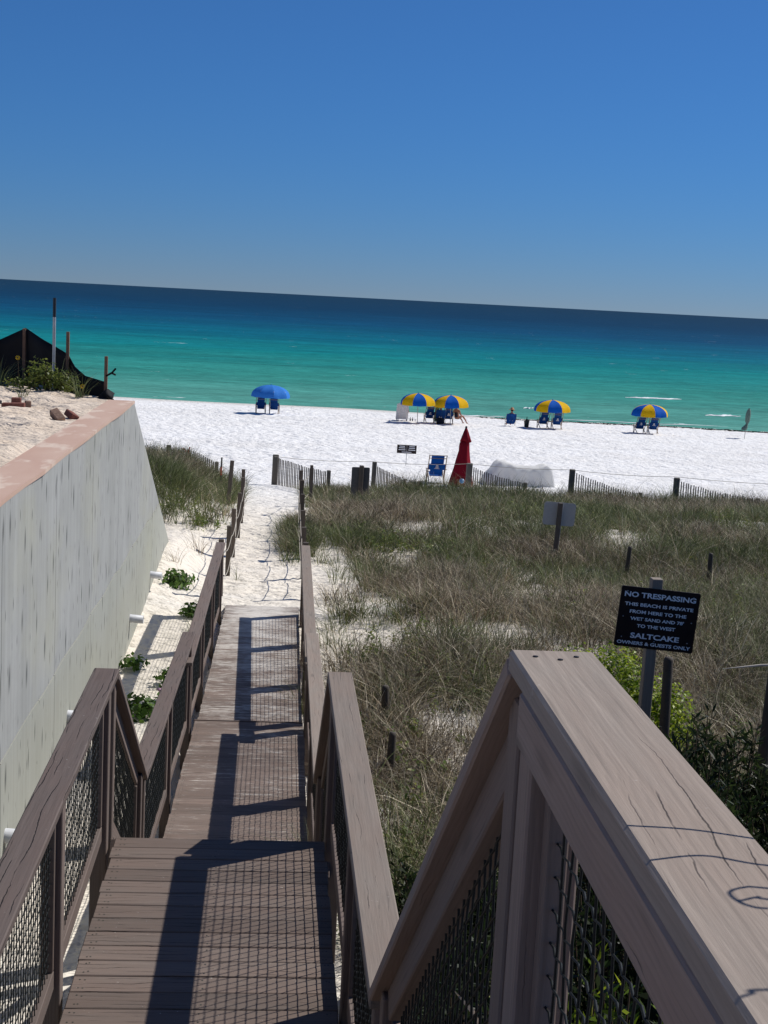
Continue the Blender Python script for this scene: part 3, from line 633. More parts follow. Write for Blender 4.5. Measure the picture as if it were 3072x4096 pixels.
def umbrella(label,mats,x,y,Rr,top,rim,rz,group='open beach umbrellas over chairs near the water',tilt=0):
    z=float(H(x,y,False)); t=thing('beach_umbrella',label,'umbrella',(x,y,z),rz,group); hh=top-rim
    me=[panel_mesh(Rr,hh-.12+.0,m_) for m_ in mats]
    cz=rim+.15
    for k in range(8):
        o=bpy.data.objects.new('canopy_panel',me[k%len(me)]); link(o,t); o.location=(0,0,cz); o.rotation_euler=(0,0,k*math.pi/4+math.pi/8)
        if len(mats)>1: o['label']='yellow canopy panel' if mats[k%2] is M['yellow'] else 'blue canopy panel'
    tube_obj('pole',[np.array([(0,0,-.4),(0,0,cz+hh-.14)])],.02,M['alu'],t,8)
    lathe('finial',[(.03,0),(.035,.03),(.012,.06),(.01,.10)],M['ltblue'],t,8,(0,0,cz+hh-.14))
    L=[]
    for k in range(8):
        a=k*math.pi/4; L.append(np.array([(Rr*s*math.cos(a)*.99,Rr*s*math.sin(a)*.99,cz-.015+(hh-.14)*math.cos(math.asin(min(1,s*.995)))**.9*.97) for s in (0.05,.4,.7,.9,1)]))
    tube_obj('ribs',L,.007,M['alu'],t,4)
    t.rotation_euler=(0,tilt,rz); return t
YB=[M['yellow'],M['blue']]
umbrella('light blue beach umbrella over two navy chairs, farthest left by the water',[M['ltblue']],-.30,84.4,1.20,1.75,1.02,R(10),tilt=R(1))
umbrella('left one of the two touching yellow and blue umbrellas',YB,8.56,81.47,1.08,1.78,1.10,R(-90-22.5-45),tilt=R(1))
umbrella('right one of the two touching yellow and blue umbrellas, over the seated people',YB,10.62,81.92,1.12,1.74,1.06,R(-90-22.5-45-3),tilt=R(2))
umbrella('yellow and blue umbrella over two chairs beside the dark bucket',YB,16.86,82.12,1.13,1.74,1.06,R(-90-22.5-45-2),tilt=R(1))
umbrella('yellow and blue umbrella farthest right, over two chairs',YB,22.76,81.6,1.14,1.76,1.08,R(-90-22.5-45+25),tilt=R(1))

# ---------------------------------------------------------------- beach chairs
def quad(name,P,mat,parent,t=.01):
    P=[Vector(p_) for p_ in P]; n=(P[1]-P[0]).cross(P[3]-P[0]).normalized()*t; V=P+[p_-n for p_ in P]
    return mesh(name,V,[(0,1,2,3),(7,6,5,4),(0,4,5,1),(1,5,6,2),(2,6,7,3),(3,7,4,0)],mat,parent)
def wood_chair(label,x,y,rz,sling,W=.60,Ht=1.02,group='navy beach chairs by the water',logo=True,lower=False):
    z=float(H(x,y,False)); t=thing('beach_chair',label,'chair',(x,y,z),rz,group); a=W/2
    B=lambda s:(-.05-.38*s,.24+(Ht-.24)*s)     # back line: (y,z)
    for s in (-1,1):
        y0,z0=B(0); y1,z1=B(1.0)
        beam('back_post',(s*a,.25,0.0),(s*a,y1,z1),.03,.045,M['oak'],None,(0,1,0)).parent=t
        beam('leg',(s*(a-.04),-.42,0.0),(s*(a-.04),.50,.40),.028,.04,M['oak'],None,(1,0,0)).parent=t
        beam('armrest',(s*(a+.02),-.30,.56),(s*(a+.02),.35,.52),.05,.02,M['oak'],None).parent=t
        beam('arm_support',(s*(a+.01),.30,0),(s*(a+.01),.30,.52),.028,.035,M['oak'],None,(0,1,0)).parent=t
    for zz in (.985,.88): yy=.25+(-.43-.25)*zz; beam('cross_rail',(-a,yy*1.0,Ht*zz),(a,yy,Ht*zz),.025,.025,M['oak'],None).parent=t
    beam('cross_rail',(-a,-.40,.03),(a,-.40,.03),.03,.03,M['oak'],None).parent=t; beam('cross_rail',(-a,.46,.38),(a,.46,.38),.03,.03,M['oak'],None).parent=t
    Y=lambda s:.25+(-.43-.25)*s+.01; w2=a*.74
    quad('back_sling',[(-w2,Y(.28),Ht*.28),(w2,Y(.28),Ht*.28),(w2,Y(.97),Ht*.97),(-w2,Y(.97),Ht*.97)],sling,t)
    quad('back_pocket',[(-a*.98,Y(.46)-.025,Ht*.46),(a*.98,Y(.46)-.025,Ht*.46),(a*.98,Y(.68)-.03,Ht*.68),(-a*.98,Y(.68)-.03,Ht*.68)],sling,t,.008)
    quad('seat_sling',[(-w2,.02,.27),(w2,.02,.27),(w2,.46,.38),(-w2,.46,.38)],sling,t)
    if logo:
        c=Ht*.57
        for (zz,ww,hh) in ((.05,.10,.05),(-.01,.13,.045),(-.065,.2,.03)):
            s_=(c+zz)/Ht; quad('logo',[(-ww/2,Y(s_)-.05,c+zz-hh/2),(ww/2,Y(s_)-.05,c+zz-hh/2),(ww*.4,Y(s_)-.055,c+zz+hh/2),(-ww*.4,Y(s_)-.055,c+zz+hh/2)],M['logo'],t,.004)
    return t
wood_chair('left navy chair under the light blue umbrella',-.86,84.7,R(2),M['navy'],logo=False)
wood_chair('right navy chair under the light blue umbrella',-.04,84.6,R(-3),M['navy'],logo=False)
wood_chair('navy high back chair left of the lime towel between the touching umbrellas',9.45,82.9,R(3),M['navy'],.58,1.0)
wood_chair('navy high back chair under the right touching umbrella, behind its pole',10.62,83.0,R(-4),M['navy'],.58,.98)
wood_chair('left navy chair under the umbrella beside the dark bucket',16.42,82.5,R(3),M['navy'])
wood_chair('right navy chair under the umbrella beside the dark bucket',17.25,82.4,R(-3),M['navy'])
wood_chair('left navy chair under the farthest right umbrella',22.31,81.9,R(3),M['navy'])
wood_chair('right navy chair under the farthest right umbrella',23.10,81.8,R(-4),M['navy'])
wood_chair('bright blue high back chair alone behind the slat fences, left of the red umbrella',6.22,51.3,R(0),M['navyb'],.66,1.12,'navy beach chairs by the water')
wood_chair('high back chair draped in a white towel under the left touching umbrella',7.80,83.4,R(0),M['navy'],.60,1.0,logo=False)
def low_chair(label,x,y,rz,Ht=.72,W=.56):
    z=float(H(x,y,False)); t=thing('low_beach_chair',label,'chair',(x,y,z),rz,'low rounded folding beach chairs'); a=W/2
    P=[];n=7
    for j in range(n):
        q=j/(n-1); ww=a*(.72+.28*math.sin(min(1,q*1.5)*math.pi/2))*(1-.12*max(0,q-.85)/.15); P.append((ww,-.02-.24*q,.16+(Ht-.16)*q))
    V=[];F=[]
    for (ww,yy,zz) in P:
        for i in range(7): s=i/6*2-1; V.append((ww*s,yy-.07*(1-s*s),zz))
    for j in range(n-1):
        for i in range(6): k=j*7+i; F.append((k,k+1,k+8,k+7))
    mesh('back_sling',V,F,M['navy'],t,True)
    quad('seat_sling',[(-a*.8,.0,.2),(a*.8,.0,.2),(a*.8,.42,.26),(-a*.8,.42,.26)],M['navy'],t)
    quad('logo',[(-.10,-.16,.36),(.10,-.16,.36),(.06,-.20,.50),(-.06,-.20,.50)],M['logo'],t,.004)
    L=[]
    for s in (-1,1):
        tube_obj('leg',[np.array([(s*a,.40,0),(s*a,-.05,.42),(s*a*.98,-.25,Ht)])],.012,M['alu'],t); tube_obj('leg',[np.array([(s*a*1.04,-.28,0),(s*a*1.04,.30,.42)])],.012,M['alu'],t)
        beam('armrest',(s*a*1.05,-.2,.46),(s*a*1.05,.32,.44),.05,.02,M['oak'],None).parent=t
    return t
low_chair('low rounded navy folding chair holding the person in the straw hat',14.45,82.8,R(0),.80,.62)
low_chair('low navy folding chair with a white hatted sitter between lime towel and black bag',10.08,82.7,R(2),.84,.60)

# ---------------------------------------------------------------- people
def skin(name,verts,edges,radii,mat,parent,sub=1,root=0):
    me=bpy.data.meshes.new(name); me.from_pydata(verts,edges,[]); o=bpy.data.objects.new(name,me); COL.objects.link(o)
    md=o.modifiers.new('s','SKIN'); 
    for v,r_ in zip(me.skin_vertices[0].data,radii): v.radius=(r_,r_)
    me.skin_vertices[0].data[root].use_root=True; o.modifiers.new('d','SUBSURF').levels=sub
    dg=bpy.context.evaluated_depsgraph_get(); m2=bpy.data.meshes.new_from_object(o.evaluated_get(dg)); bpy.data.objects.remove(o)
    m2.materials.clear(); m2.materials.append(mat); m2.polygons.foreach_set('use_smooth',[True]*len(m2.polygons)); return link(bpy.data.objects.new(name,m2),parent)
def person(label,x,y,rz,skinm,lean=-.25,hat=None,bodyturn=0,legs='out',seat=.30,arm=0,shirt=None,group='people sitting on the beach'):
    z=float(H(x,y,False)); t=thing('person',label,'person',(x,y,z),rz,group); l=lean; h0=seat+.08
    ch=(0,l*.42,h0+.42); nk=(0,l*.52+.01,h0+.56); hd=(0,l*.55+.04,h0+.70); tp=(0,l*.55+.05,h0+.78)
    V=[(0,.0,h0),(0,l*.2,h0+.2),ch,nk,hd,tp]; E=[(0,1),(1,2),(2,3),(3,4),(4,5)]; Ra=[.13,.125,.135,.055,.085,.06]
    for s in (-1,1):
        b=len(V); V+=[(s*.18,ch[1],ch[2]+.03),(s*.25,ch[1]+.05,ch[2]-.22),(s*.24,ch[1]+.28+arm,ch[2]-.26),(s*.22,ch[1]+.36+arm,ch[2]-.26)]; E+=[(2,b),(b,b+1),(b+1,b+2),(b+2,b+3)]; Ra+=[.06,.045,.035,.035]
        b=len(V)
        if legs=='out': V+=[(s*.11,.1,h0-.02),(s*.13,.45,h0+.06),(s*.13,.75,.12),(s*.13,.80,.05),(s*.13,.95,.05)]
        else: V+=[(s*.11,.08,h0-.02),(s*.13+.12,.38,h0+.10),(s*.12+.30,.55,.20),(s*.12+.34,.58,.05),(s*.12+.42,.68,.04)]
        E+=[(0,b),(b,b+1),(b+1,b+2),(b+2,b+3),(b+3,b+4)]; Ra+=[.09,.065,.045,.035,.035]
    skin('body',V,E,Ra,skinm,t)
    if shirt: skin('clothing',[(0,.0,h0),(0,l*.2,h0+.2),ch],[(0,1),(1,2)],[.145,.14,.145],shirt,t)
    # face: nose and ears
    fx,fy,fz=hd[0],hd[1],hd[2]+.02
    mesh('nose',[(-.012,fy+.083,fz-.02),(.012,fy+.083,fz-.02),(0,fy+.108,fz-.022),(0,fy+.085,fz+.02)],[(0,1,2),(1,3,2),(3,0,2)],skinm,t)
    for s in (-1,1):
        o=lathe('eye',[(.010,0),(.006,.006)],M['hair'],t,6,(s*.03,fy+.080,fz+.015)); o.rotation_euler=(R(-90),0,0)
    lathe('hair',[(.075,-.05),(.096,.0),(.09,.06),(.05,.105),(.01,.115)],M['hair'],t,12,(0,fy-.012,fz))
    if hat is not None:
        b=M[hat]; lathe('hat',[(.20,-.03),(.205,-.02),(.105,.012),(.10,.08),(.075,.115),(.01,.125)],b,t,14,(0,fy,fz+.045)).rotation_euler=(R(-8),R(6),0)
    return t
person('person in a wide straw hat sitting in the low navy chair',14.47,82.85,R(0),M['skin'],-.42,'straw',shirt=M['shirt'],seat=.22)
person('bare shouldered person leaning in the shade of the right touching umbrella, legs to the right',11.12,82.9,R(-25),M['skin2'],-.25,None,legs='side',seat=.30,shirt=M['shirt'])
person('person with a white hat, seen behind the low navy chair between the umbrellas',10.10,82.85,R(0),M['skin'],-.30,'towel',shirt=M['shirt'],seat=.20)
person('person half hidden by the white towel chair, arm in red',7.98,83.7,R(-10),M['skin2'],-.25,None,shirt=M['red'],seat=.30)
# ---------------------------------------------------------------- small beach things
def cloth(name,label,cat,x,y,z0,W,Hh,mat,yaw=0,fold=.03,back=.35,flare=0):
    V=[];F=[]; nx,nz=12,10
    for side in (0,1):
        for j in range(nz+1):
            q=j/nz
            for i in range(nx+1):
                s=i/nx-.5; V.append((s*W*(1+flare*(1-q)),(-(back*q)-.02*side)+fold*math.sin(i*1.7+j*.3)*(1-.6*q)-(.05 if side==0 else 0),Hh*q*(1-.04*math.cos(i*.9))))
    N=(nx+1)*(nz+1)
    for side in (0,1):
        for j in range(nz):
            for i in range(nx): k=side*N+j*(nx+1)+i; F.append((k,k+1,k+nx+2,k+nx+1) if side==0 else (k,k+nx+1,k+nx+2,k+1))
    o=mesh(name,V,F,mat,None,True); o.location=(x,y,z0); o.rotation_euler=(0,0,yaw); return tag(o,label,cat)
zz=float(H(7.8,83.3,False))
cloth('towel','white towel draped over the chair back under the left touching umbrella','towel',7.78,83.30,zz+.12,.72,.98,M['towel'],0,.03,.36,.05)
cloth('towel','lime green towel hanging down beside the navy chair','towel',9.85,83.02,zz+.08,.26,.92,M['green_towel'],R(5),.02,.30,-.2)
bg_=thing('beach_bag','black soft bag on the sand in front of the low navy chair','bag',(9.95,81.6,float(H(9.95,81.6,False))))
lathe('bag_body',[(.20,0),(.23,.05),(.23,.32),(.20,.38),(.08,.40)],M['black'],bg_,12); tube_obj('handle',[np.array([(-.12,0,.38),(-.08,0,.5),(.08,0,.5),(.12,0,.38)])],.012,M['black'],bg_)
for i,(x,l) in enumerate(((8.28,'left'),(8.42,'right'))):
    z=float(H(x,83.0,False)); b=thing('drink_bottle','%s one of two small dark bottles standing on the sand by the white towel chair'%l,'bottle',(x,83.0,z),0,'dark bottles by the white towel chair')
    lathe('bottle_body',[(.035,0),(.035,.16),(.014,.21),(.014,.26)],M['bucket'],b,10); lathe('bottle_cap',[(.016,.26),(.016,.28)],M['black'],b,8)
t=thing('side_table','low white slatted table beside the white towel chair','table',(8.35,83.25,float(H(8.35,83.25,False))))
for k in range(4): beam('slat',(-.3,-.15+k*.1,.16),(.3,-.15+k*.1,.16),.08,.02,M['white'],None).parent=t
for sx in (-.26,.26):
    for sy in (-.15,.15): beam('leg',(sx,sy,0),(sx,sy,.15),.03,.03,M['white'],None,(0,1,0)).parent=t
b=thing('bucket','dark bucket with a bottle standing in it, beside the straw hat person','bucket',(15.39,82.49,float(H(15.39,82.49,False))))
lathe('bucket_body',[(.13,0),(.165,.36),(.18,.40),(.17,.42),(.15,.40)],M['bucket'],b,14); lathe('bottle',[(.05,.3),(.05,.50),(.02,.56),(.022,.64),(.03,.66)],M['black'],b,10)
# closed pale umbrella at right
z=float(H(28.63,81.12,False)); t=thing('closed_umbrella','closed grey green umbrella bending in the wind, alone near the right edge','umbrella',(28.6,81.1,z))
tube_obj('pole',[np.array([(0,0,-.3),(.05,0,.7),(.10,0,1.8)])],.016,M['alu'],t)
V=[];F=[];prof=[(.16,.52,-.10),(.17,.66,-.06),(.09,.82,.02),(.07,.92,.06),(.13,1.05,.07),(.15,1.3,.08),(.15,1.5,.09),(.11,1.7,.10),(.03,1.86,.11)]
for (r_,z_,dx) in prof:
    for k in range(12): a=k*math.pi/6; q=r_*(1+.18*math.sin(3*a)); V.append((dx+.05+q*math.cos(a),q*.8*math.sin(a),z_))
for i in range(len(prof)-1):
    for k in range(12): F.append((i*12+k,i*12+(k+1)%12,(i+1)*12+(k+1)%12,(i+1)*12+k))
mesh('folded_canopy',V,F,M['seagreen'],t,True)
# red closed umbrella
z=float(H(7.2,50.8,False)); t=thing('closed_umbrella','tall closed dark red umbrella with blue badge behind the slat fence','umbrella',(7.05,50.6,z-.05))
tube_obj('pole',[np.array([(.12,0,-.2),(.12,0,2.30)])],.022,M['alu'],t); lathe('finial',[(.03,0),(.045,.04),(.03,.09)],M['dark'],t,8,(.12,0,2.24))
fold=lambda a,z_:.10*math.sin(5*a+1)*(1 if z_<2.2 else .3)
prof=[(.46,.0,.0),(.43,.18,.02),(.37,.5,.05),(.33,.72,.07),(.25,1.1,.07),(.195,1.40,.09),(.185,1.60,.085),(.175,1.70,.09),(.11,1.78,.12)]
def ring(prof,amp,ph=1,n=30):
    V=[];F=[]
    for (r_,z_,dx) in prof:
        for k in range(n): a=k*2*math.pi/n; q=r_*(1+amp*math.sin(5*a+ph)+amp*.4*math.sin(9*a)); V.append((dx+q*math.cos(a),q*math.sin(a)*.8,z_+(.04*math.sin(2*a) if z_>1.7 and z_<1.85 else 0)))
    for i in range(len(prof)-1):
        for k in range(n): F.append((i*n+k,i*n+(k+1)%n,(i+1)*n+(k+1)%n,(i+1)*n+k))
    F.append(tuple((len(prof)-1)*n+k for k in range(n))); return V,F
V,F=ring(prof,.10); mesh('folded_canopy',V,F,M['red'],t,True)
V,F=ring([(.12,1.74,.12),(.215,1.76,.12),(.155,1.93,.12),(.09,2.12,.12),(.035,2.26,.12)],.09,2); mesh('vent_cap',V,F,M['red'],t,True)
o=lathe('badge',[(.085,0),(.085,.006)],M['badge'],t,20,(.02,-.385,.30)); o.rotation_euler=(R(80),0,0)
o=lathe('badge_rim',[(.098,0),(.098,.004)],M['white'],t,20,(.02,-.380,.30)); o.rotation_euler=(R(80),0,0)
# covered pile
t=thing('covered_pile','pile under a white tarpaulin behind the slat fence, right of the red umbrella','tarp',(9.55,52.0,float(H(9.55,52,False))))
CS=[(-.66,0),(-.64,.22),(-.615,.48),(-.585,.74),(-.54,.92),(-.46,.99),(-.3,1.),(-.1,.96),(.1,.94),(.3,.97),(.46,1.),(.54,.92),(.6,.5),(.64,0)]
n=60; m=len(CS)-1; V=[];F=[]
for j in range(m+1):
    for i in range(n+1):
        u=i/n; x=-1.42+2.75*u; top=float(np.interp(u,[0,.02,.10,.16,.22,.40,.58,.76,.88,.93,.97,1],[.0,.28,.50,.80,.93,.80,.70,.74,.83,.78,.40,.0]))
        yy,zf=CS[j]; dr=.020*math.sin(u*38+zf*2)+.022*math.sin(u*17-zf*5)
        V.append((x+.05*(1-zf)*math.sin(u*9),yy+(dr if zf<.95 else 0)+.05*math.sin(u*6),top*zf-.02+(.014*math.sin(u*23+j*1.3)+.012*math.sin(u*51-j*2.1) if zf>.9 else 0)))
for j in range(m):
    for i in range(n): k=j*(n+1)+i; F.append((k,k+1,k+n+2,k+n+1))
mesh('tarpaulin',V,F,M['tarp'],t,True)
for (x,y,w_) in ((-.4,0,.45),(.75,0,.45)): beam('stacked_frame',(x-w_,0,.25),(x+w_,0,.25),.6,.40,M['white'],None).parent=t

# ---------------------------------------------------------------- silt fence, stakes, bricks on the terrace
sf=thing('silt_fence','sagging black silt fence on wooden stakes at the end of the sand terrace','fence',(-3,20,0)); ox,oy=-3,20
K=[(-7.5,22.2,6.9),(-5.6,21.8,6.75),(-4.18,21.0,6.78),(-3.72,20.75,7.0),(-3.40,20.3,6.86),(-2.98,19.98,6.68),(-2.86,19.8,6.52),(-2.68,19.55,6.41),(-2.33,19.15,6.36)]
kx=np.array([k[0] for k in K]); ky=np.array([k[1] for k in K]); kz=np.array([k[2] for k in K]); xs_=np.linspace(-7.5,-2.33,90); V=[];F=[]
for x in xs_:
    y=np.interp(x,kx,ky); zt=np.interp(x,kx,kz); zb=float(HT(x,y))-.12
    for j in range(7):
        q=j/6; V.append((x-ox,y-oy+.015*math.sin(x*9+j)+.01,zb+(zt-zb)*q))
for i in range(len(xs_)-1):
    for j in range(6): k=i*7+j; F.append((k,k+7,k+8,k+1))
o=mesh('fabric',V,F,M['silt'],sf,True); sd=o.modifiers.new('t','SOLIDIFY'); sd.thickness=.004
for (x,y,zt) in ((-2.335,19.12,6.72),(-2.98,19.93,7.0),(-3.73,20.7,6.99),(-4.20,20.95,6.99),(-5.6,21.75,7.0)):
    beam('stake',(x-ox,y-oy,6.0),(x-ox+(.0 if x>-4 else -.04),y-oy,zt),.045,.04,M['stake'],None,(0,1,0)).parent=sf
tube_obj('tie',[np.array([(.67,-.9,6.45),(.75,-.9,6.50),(.80,-.9,6.56)]),np.array([(.74,-.9,6.5),(.80,-.9,6.47)])],.014,M['silt'],sf,5)
g_=np.random.default_rng(4); V=[];F=[]
for j in range(9):
    for i in range(14):
        a=i/14*2*math.pi; q=math.sin(math.pi*(j+.3)/8.6); r_=.12*q*(1+.35*math.sin(3*a+j)+.15*g_.normal()); V.append((.70+r_*math.cos(a)*.8,-.98+r_*math.sin(a)*1.3,6.04+.24*j/8))
for j in range(8):
    for i in range(14): F.append((j*14+i,j*14+(i+1)%14,(j+1)*14+(i+1)%14,(j+1)*14+i))
mesh('fabric_bundle',V,F,M['silt'],sf,True)
mp=thing('metal_pole','slim galvanised pole with black top standing in the silt fence grasses','pole',(-3.17,19.9,6.1)); tube_obj('shaft',[np.array([(0,0,-.2),(0.0,0,1.10)])],.022,M['steel'],mp,10); tube_obj('tip',[np.array([(0,0,1.10),(.0,0,1.37)])],.023,M['dark'],mp,10)
def brick(label,x,y,s,rot,mat):
    z=float(HT(x,y)); o=bpy.data.objects.new('loose_brick',boxmesh(*s,M[mat],.008,'loose_brick')); link(o); o.location=(x,y,z+s[2]*.45); o.rotation_euler=rot; return tag(o,label,'brick',group='loose bricks on the sand terrace')
brick('flat dark red brick lying farthest left on the sand terrace',-3.13,16.7,(.27,.12,.055),(0,R(-2),R(4)),'brick')
brick('small dark red brick stub set behind the flat left brick',-3.16,17.05,(.115,.10,.09),(0,0,R(5)),'brick')
brick('small pinkish brick fragment right of the brick stub',-3.02,17.05,(.07,.08,.08),(0,0,R(20)),'brick2')
brick('brown broken brick leaning beside the wall cap',-2.45,15.7,(.20,.10,.09),(R(20),R(28),R(-50)),'brick2')
brick('dark red brick tilted nearest the pink wall cap',-2.33,15.95,(.20,.10,.075),(R(-25),R(12),R(-60)),'brick')
brick('tiny grey stone chip farthest left beside the flat brick',-3.33,16.95,(.03,.03,.05),(0,0,0),'signdark')

# ---------------------------------------------------------------- vegetation
def blades(name,bx,by,bz,hh,wd,lean,az,cols,parent=None,mat='grass',nseg=3,droop=1.0):
    n=len(bx); q=np.linspace(0,1,nseg+1)[None,:]; dx=np.cos(az)[:,None]; dy=np.sin(az)[:,None]
    out=lean[:,None]*hh[:,None]*(q**1.8); zz=hh[:,None]*(q-.35*droop*lean[:,None]*q**2.2)
    cx=bx[:,None]+dx*out; cy=by[:,None]+dy*out; cz=bz[:,None]+zz; tw=az+rng.uniform(-1.2,1.2,n)+math.pi/2; cur=rng.normal(0,.22,n)[:,None]*hh[:,None]*q**2; cx=cx-dy*cur; cy=cy+dx*cur
    w_=wd[:,None]*(1-q**1.5*.9)*.5; sx=np.cos(tw)[:,None]*w_; sy=np.sin(tw)[:,None]*w_
    A=np.stack([cx-sx,cy-sy,cz],-1); B=np.stack([cx+sx,cy+sy,cz],-1); V=np.concatenate([A[:,:,None],B[:,:,None]],2)[:,:, :,:].reshape(n,-1,3)
    k=2*(nseg+1); base=(np.arange(n)*k)[:,None]; F=[]
    for s in range(nseg): F.append(base+np.array([2*s,2*s+1,2*s+3,2*s+2])[None])
    C=np.repeat(cols,k,axis=0); return npmesh(name,V.reshape(-1,3),[np.concatenate(F)],M[mat],parent,False,C)
GR=1.0*np.array([(.115,.14,.042),(.07,.10,.028),(.17,.19,.07),(.14,.15,.06)]); TN=.95*np.array([(.46,.38,.25),(.24,.18,.11),(.15,.105,.068),(.62,.54,.39),(.08,.06,.042),(.30,.25,.17)])
def field(name,nclump,xf,yf,dens,per=20,hmin=.35,hmax=.75,green=.45,seed=1):
    g=np.random.default_rng(seed); X=[];Y=[];G=[];S=[]
    while len(X)<nclump:
        x=g.uniform(*xf,20000); y=g.uniform(*yf,20000); keep=g.random(20000)<dens(x,y); x=x[keep];y=y[keep]
        X+=list(x);Y+=list(y)
    X=np.array(X[:nclump]);Y=np.array(Y[:nclump]); gn=fbm(X*.35+3,Y*.35+8); sz=.6+.8*fbm(X*.5+40,Y*.5)
    cx=np.repeat(X,per); cy=np.repeat(Y,per); n=len(cx); az=g.uniform(0,2*math.pi,n); rad=g.random(n)**.7*.20
    bx=cx+np.cos(az)*rad; by=cy+np.sin(az)*rad; bz=H(bx,by,False)-.02
    hh=g.uniform(hmin,hmax,n)*np.repeat(sz,per)*(.7+.5*g.random(n)); lean=g.uniform(.15,1.5,n); az=az+g.normal(0,.5,n)
    pg=np.clip((np.repeat(gn,per)-.5)*3.2+green,0.06,.92); cl_=np.repeat(g.random(len(X)),per)<pg; isg=np.where(g.random(n)<.78,cl_,g.random(n)<pg); dk=np.repeat(g.uniform(.45,1.5,len(X)),per)[:,None]
    col=np.where(isg[:,None],GR[g.integers(0,len(GR),n)],TN[g.integers(0,len(TN),n)])*g.uniform(.75,1.2,n)[:,None]*dk
    wd=g.uniform(.006,.013,n)*(1+np.clip(cy-20,0,30)*.02)
    return tag(blades(name,bx,by,bz,hh,wd,lean,az,col),kind='stuff')
PATCH=[(1.65,19.4,1.05,1.5),(1.7,21.6,.7,1.0),(5.3,23.5,.85,1.0),(8.2,31,.85,2.0),(7.6,29.3,.45,.9),(2.15,15.5,.6,.8),(2.5,27.8,.8,1.3),(3.5,19.8,.75,.75),(1.35,24,.6,2.3),(1.2,27,.5,1.6),(12.6,35.5,1.2,1.1),(3.4,32,.65,1.0),(2.0,40,.6,1.8),(3.2,43.5,.9,1.2),(5.6,46.6,.9,.6),(10.3,39,.7,1.0),(6.3,33,.5,.9)]
def dR(x,y):
    m=sst(.78,1.1,x-xo(y)*.6)*(x<.40*y+1.5)*sst(47.3,45.6,y+.15*(x-8)*0)
    nz=fbm(x*.45,y*.38); d=m*(.40+.60*sst(.28,.48,nz))
    for px_,py_,rx,ry in PATCH: d=d*(1-.985*np.exp(-(((x-px_)/rx)**2+((y-py_)/ry)**2)**1.5))
    return d*np.clip(26/np.maximum(y,8),.45,1.8)/1.8
field('dune_grass',9600,(.7,20),(6.5,47.5),dR,24,.34,.66,.62,2)
def dS(x,y):  # low dead litter between the tussocks
    return dR(x,y)
g=np.random.default_rng(5)
field('dune_litter',4200,(.7,20),(7,47),dS,12,.10,.24,.05,6)
def dL(x,y):
    m=sst(-.85,-1.25,x)*(x>-.27*y)*sst(29.3,30.8,y+.6*np.sin(x*2))*sst(48,46.5,y); d=m*(.35+.65*sst(.3,.5,fbm(x*.6,y*.4)))
    d=d*(1-.85*np.exp(-(((x+2.0)/.7)**2+((y-38.3)/1.6)**2)**1.5))*(1-.8*np.exp(-(((x+1.35)/.45)**2+((y-35.5)/2)**2)**1.5)); return d
field('left_dune_grass',3300,(-12,-.9),(29,48),dL,20,.40,.80,.60,9)
def dO(x,y): return dR(x,y)*sst(.45,.65,fbm(x*.5+60,y*.5))
o_=field('sea_oats',420,(.7,20),(9,46.5),dO,5,.75,1.15,.0,17)
def dE(x,y): return np.exp(-(((x-.62)/.28)**2+((y-28.8)/1.5)**2))+.6*np.exp(-(((x-.70)/.2)**2+((y-31)/1.2)**2))
field('path_edge_grass',210,(.2,1.3),(26,34),dE,20,.3,.5,.8,10)
def dF(x,y): return sst(44.6,45.4,y+.12*(x-8))*sst(48.2,47.0,y+.12*(x-8))*(x>3)*sst(.4,.6,fbm(x*1.1,y))
field('fence_grass',620,(2.5,20),(44.6,48.5),dF,16,.4,.92,.60,12)
def sprig(name,label,cat,x,y,z,n,h,spread,seed,cols=None,wd=.006,group=None,leanr=(.2,1.1)):
    g=np.random.default_rng(seed); az=g.uniform(0,2*math.pi,n); r_=g.random(n)*spread; C=(GR if cols is None else cols)
    bx=x+np.cos(az)*r_; by=y+np.sin(az)*r_; o=blades(name,bx-x,by-y,np.zeros(n)-.02,g.uniform(.5,1,n)*h,g.uniform(.7,1.3,n)*wd,g.uniform(*leanr,n),az+g.normal(0,.3,n),C[g.integers(0,len(C),n)]*g.uniform(.8,1.2,n)[:,None],None,'grass',5)
    o.location=(x,y,z); return tag(o,label,cat,group)
LG=np.array([(.17,.20,.08),(.12,.15,.05),(.22,.23,.11)])
sprig('grass_tuft','arching grass tuft at the left edge before the silt fence','grass tuft',-3.98,20.2,float(HT(-3.98,20.2)),60,.62,.12,21,LG,wd=.010,group='grass tufts on the sand terrace')
sprig('grass_tuft','thin arching grass tuft before the right end of the silt fence','grass tuft',-2.66,19.0,float(HT(-2.66,19.0)),34,.50,.10,22,LG*1.2,wd=.010,group='grass tufts on the sand terrace')
sprig('grass_tuft','tall grass tuft beside the slim metal pole','grass tuft',-3.02,19.45,float(HT(-3.0,19.4)),50,.60,.16,23,LG,wd=.010,group='grass tufts on the sand terrace')
sprig('grass_tuft','small sparse tuft on the bare terrace sand','grass tuft',-3.28,18.2,float(HT(-3.28,18.2)),16,.22,.10,24,LG,wd=.010,group='grass tufts on the sand terrace')
sprig('grass_tuft','grass growing through the right railing beside the middle ramp','grass tuft',.50,10.4,3.0,70,.62,.14,25,LG*.9,.007,'grass tufts along the boardwalk',(.2,.9))
sprig('grass_tuft','taller grass clump at the foot of the middle ramp near the upper steps','grass tuft',.42,9.75,3.1,60,.75,.12,26,LG*.85,.007,'grass tufts along the boardwalk',(.2,1.0))
sprig('grass_tuft','long grass along the right edge of the lowest ramp','grass tuft',.60,15.8,2.75,90,.60,.35,27,np.vstack([GR,TN[:3]]),.007,'grass tufts along the boardwalk')
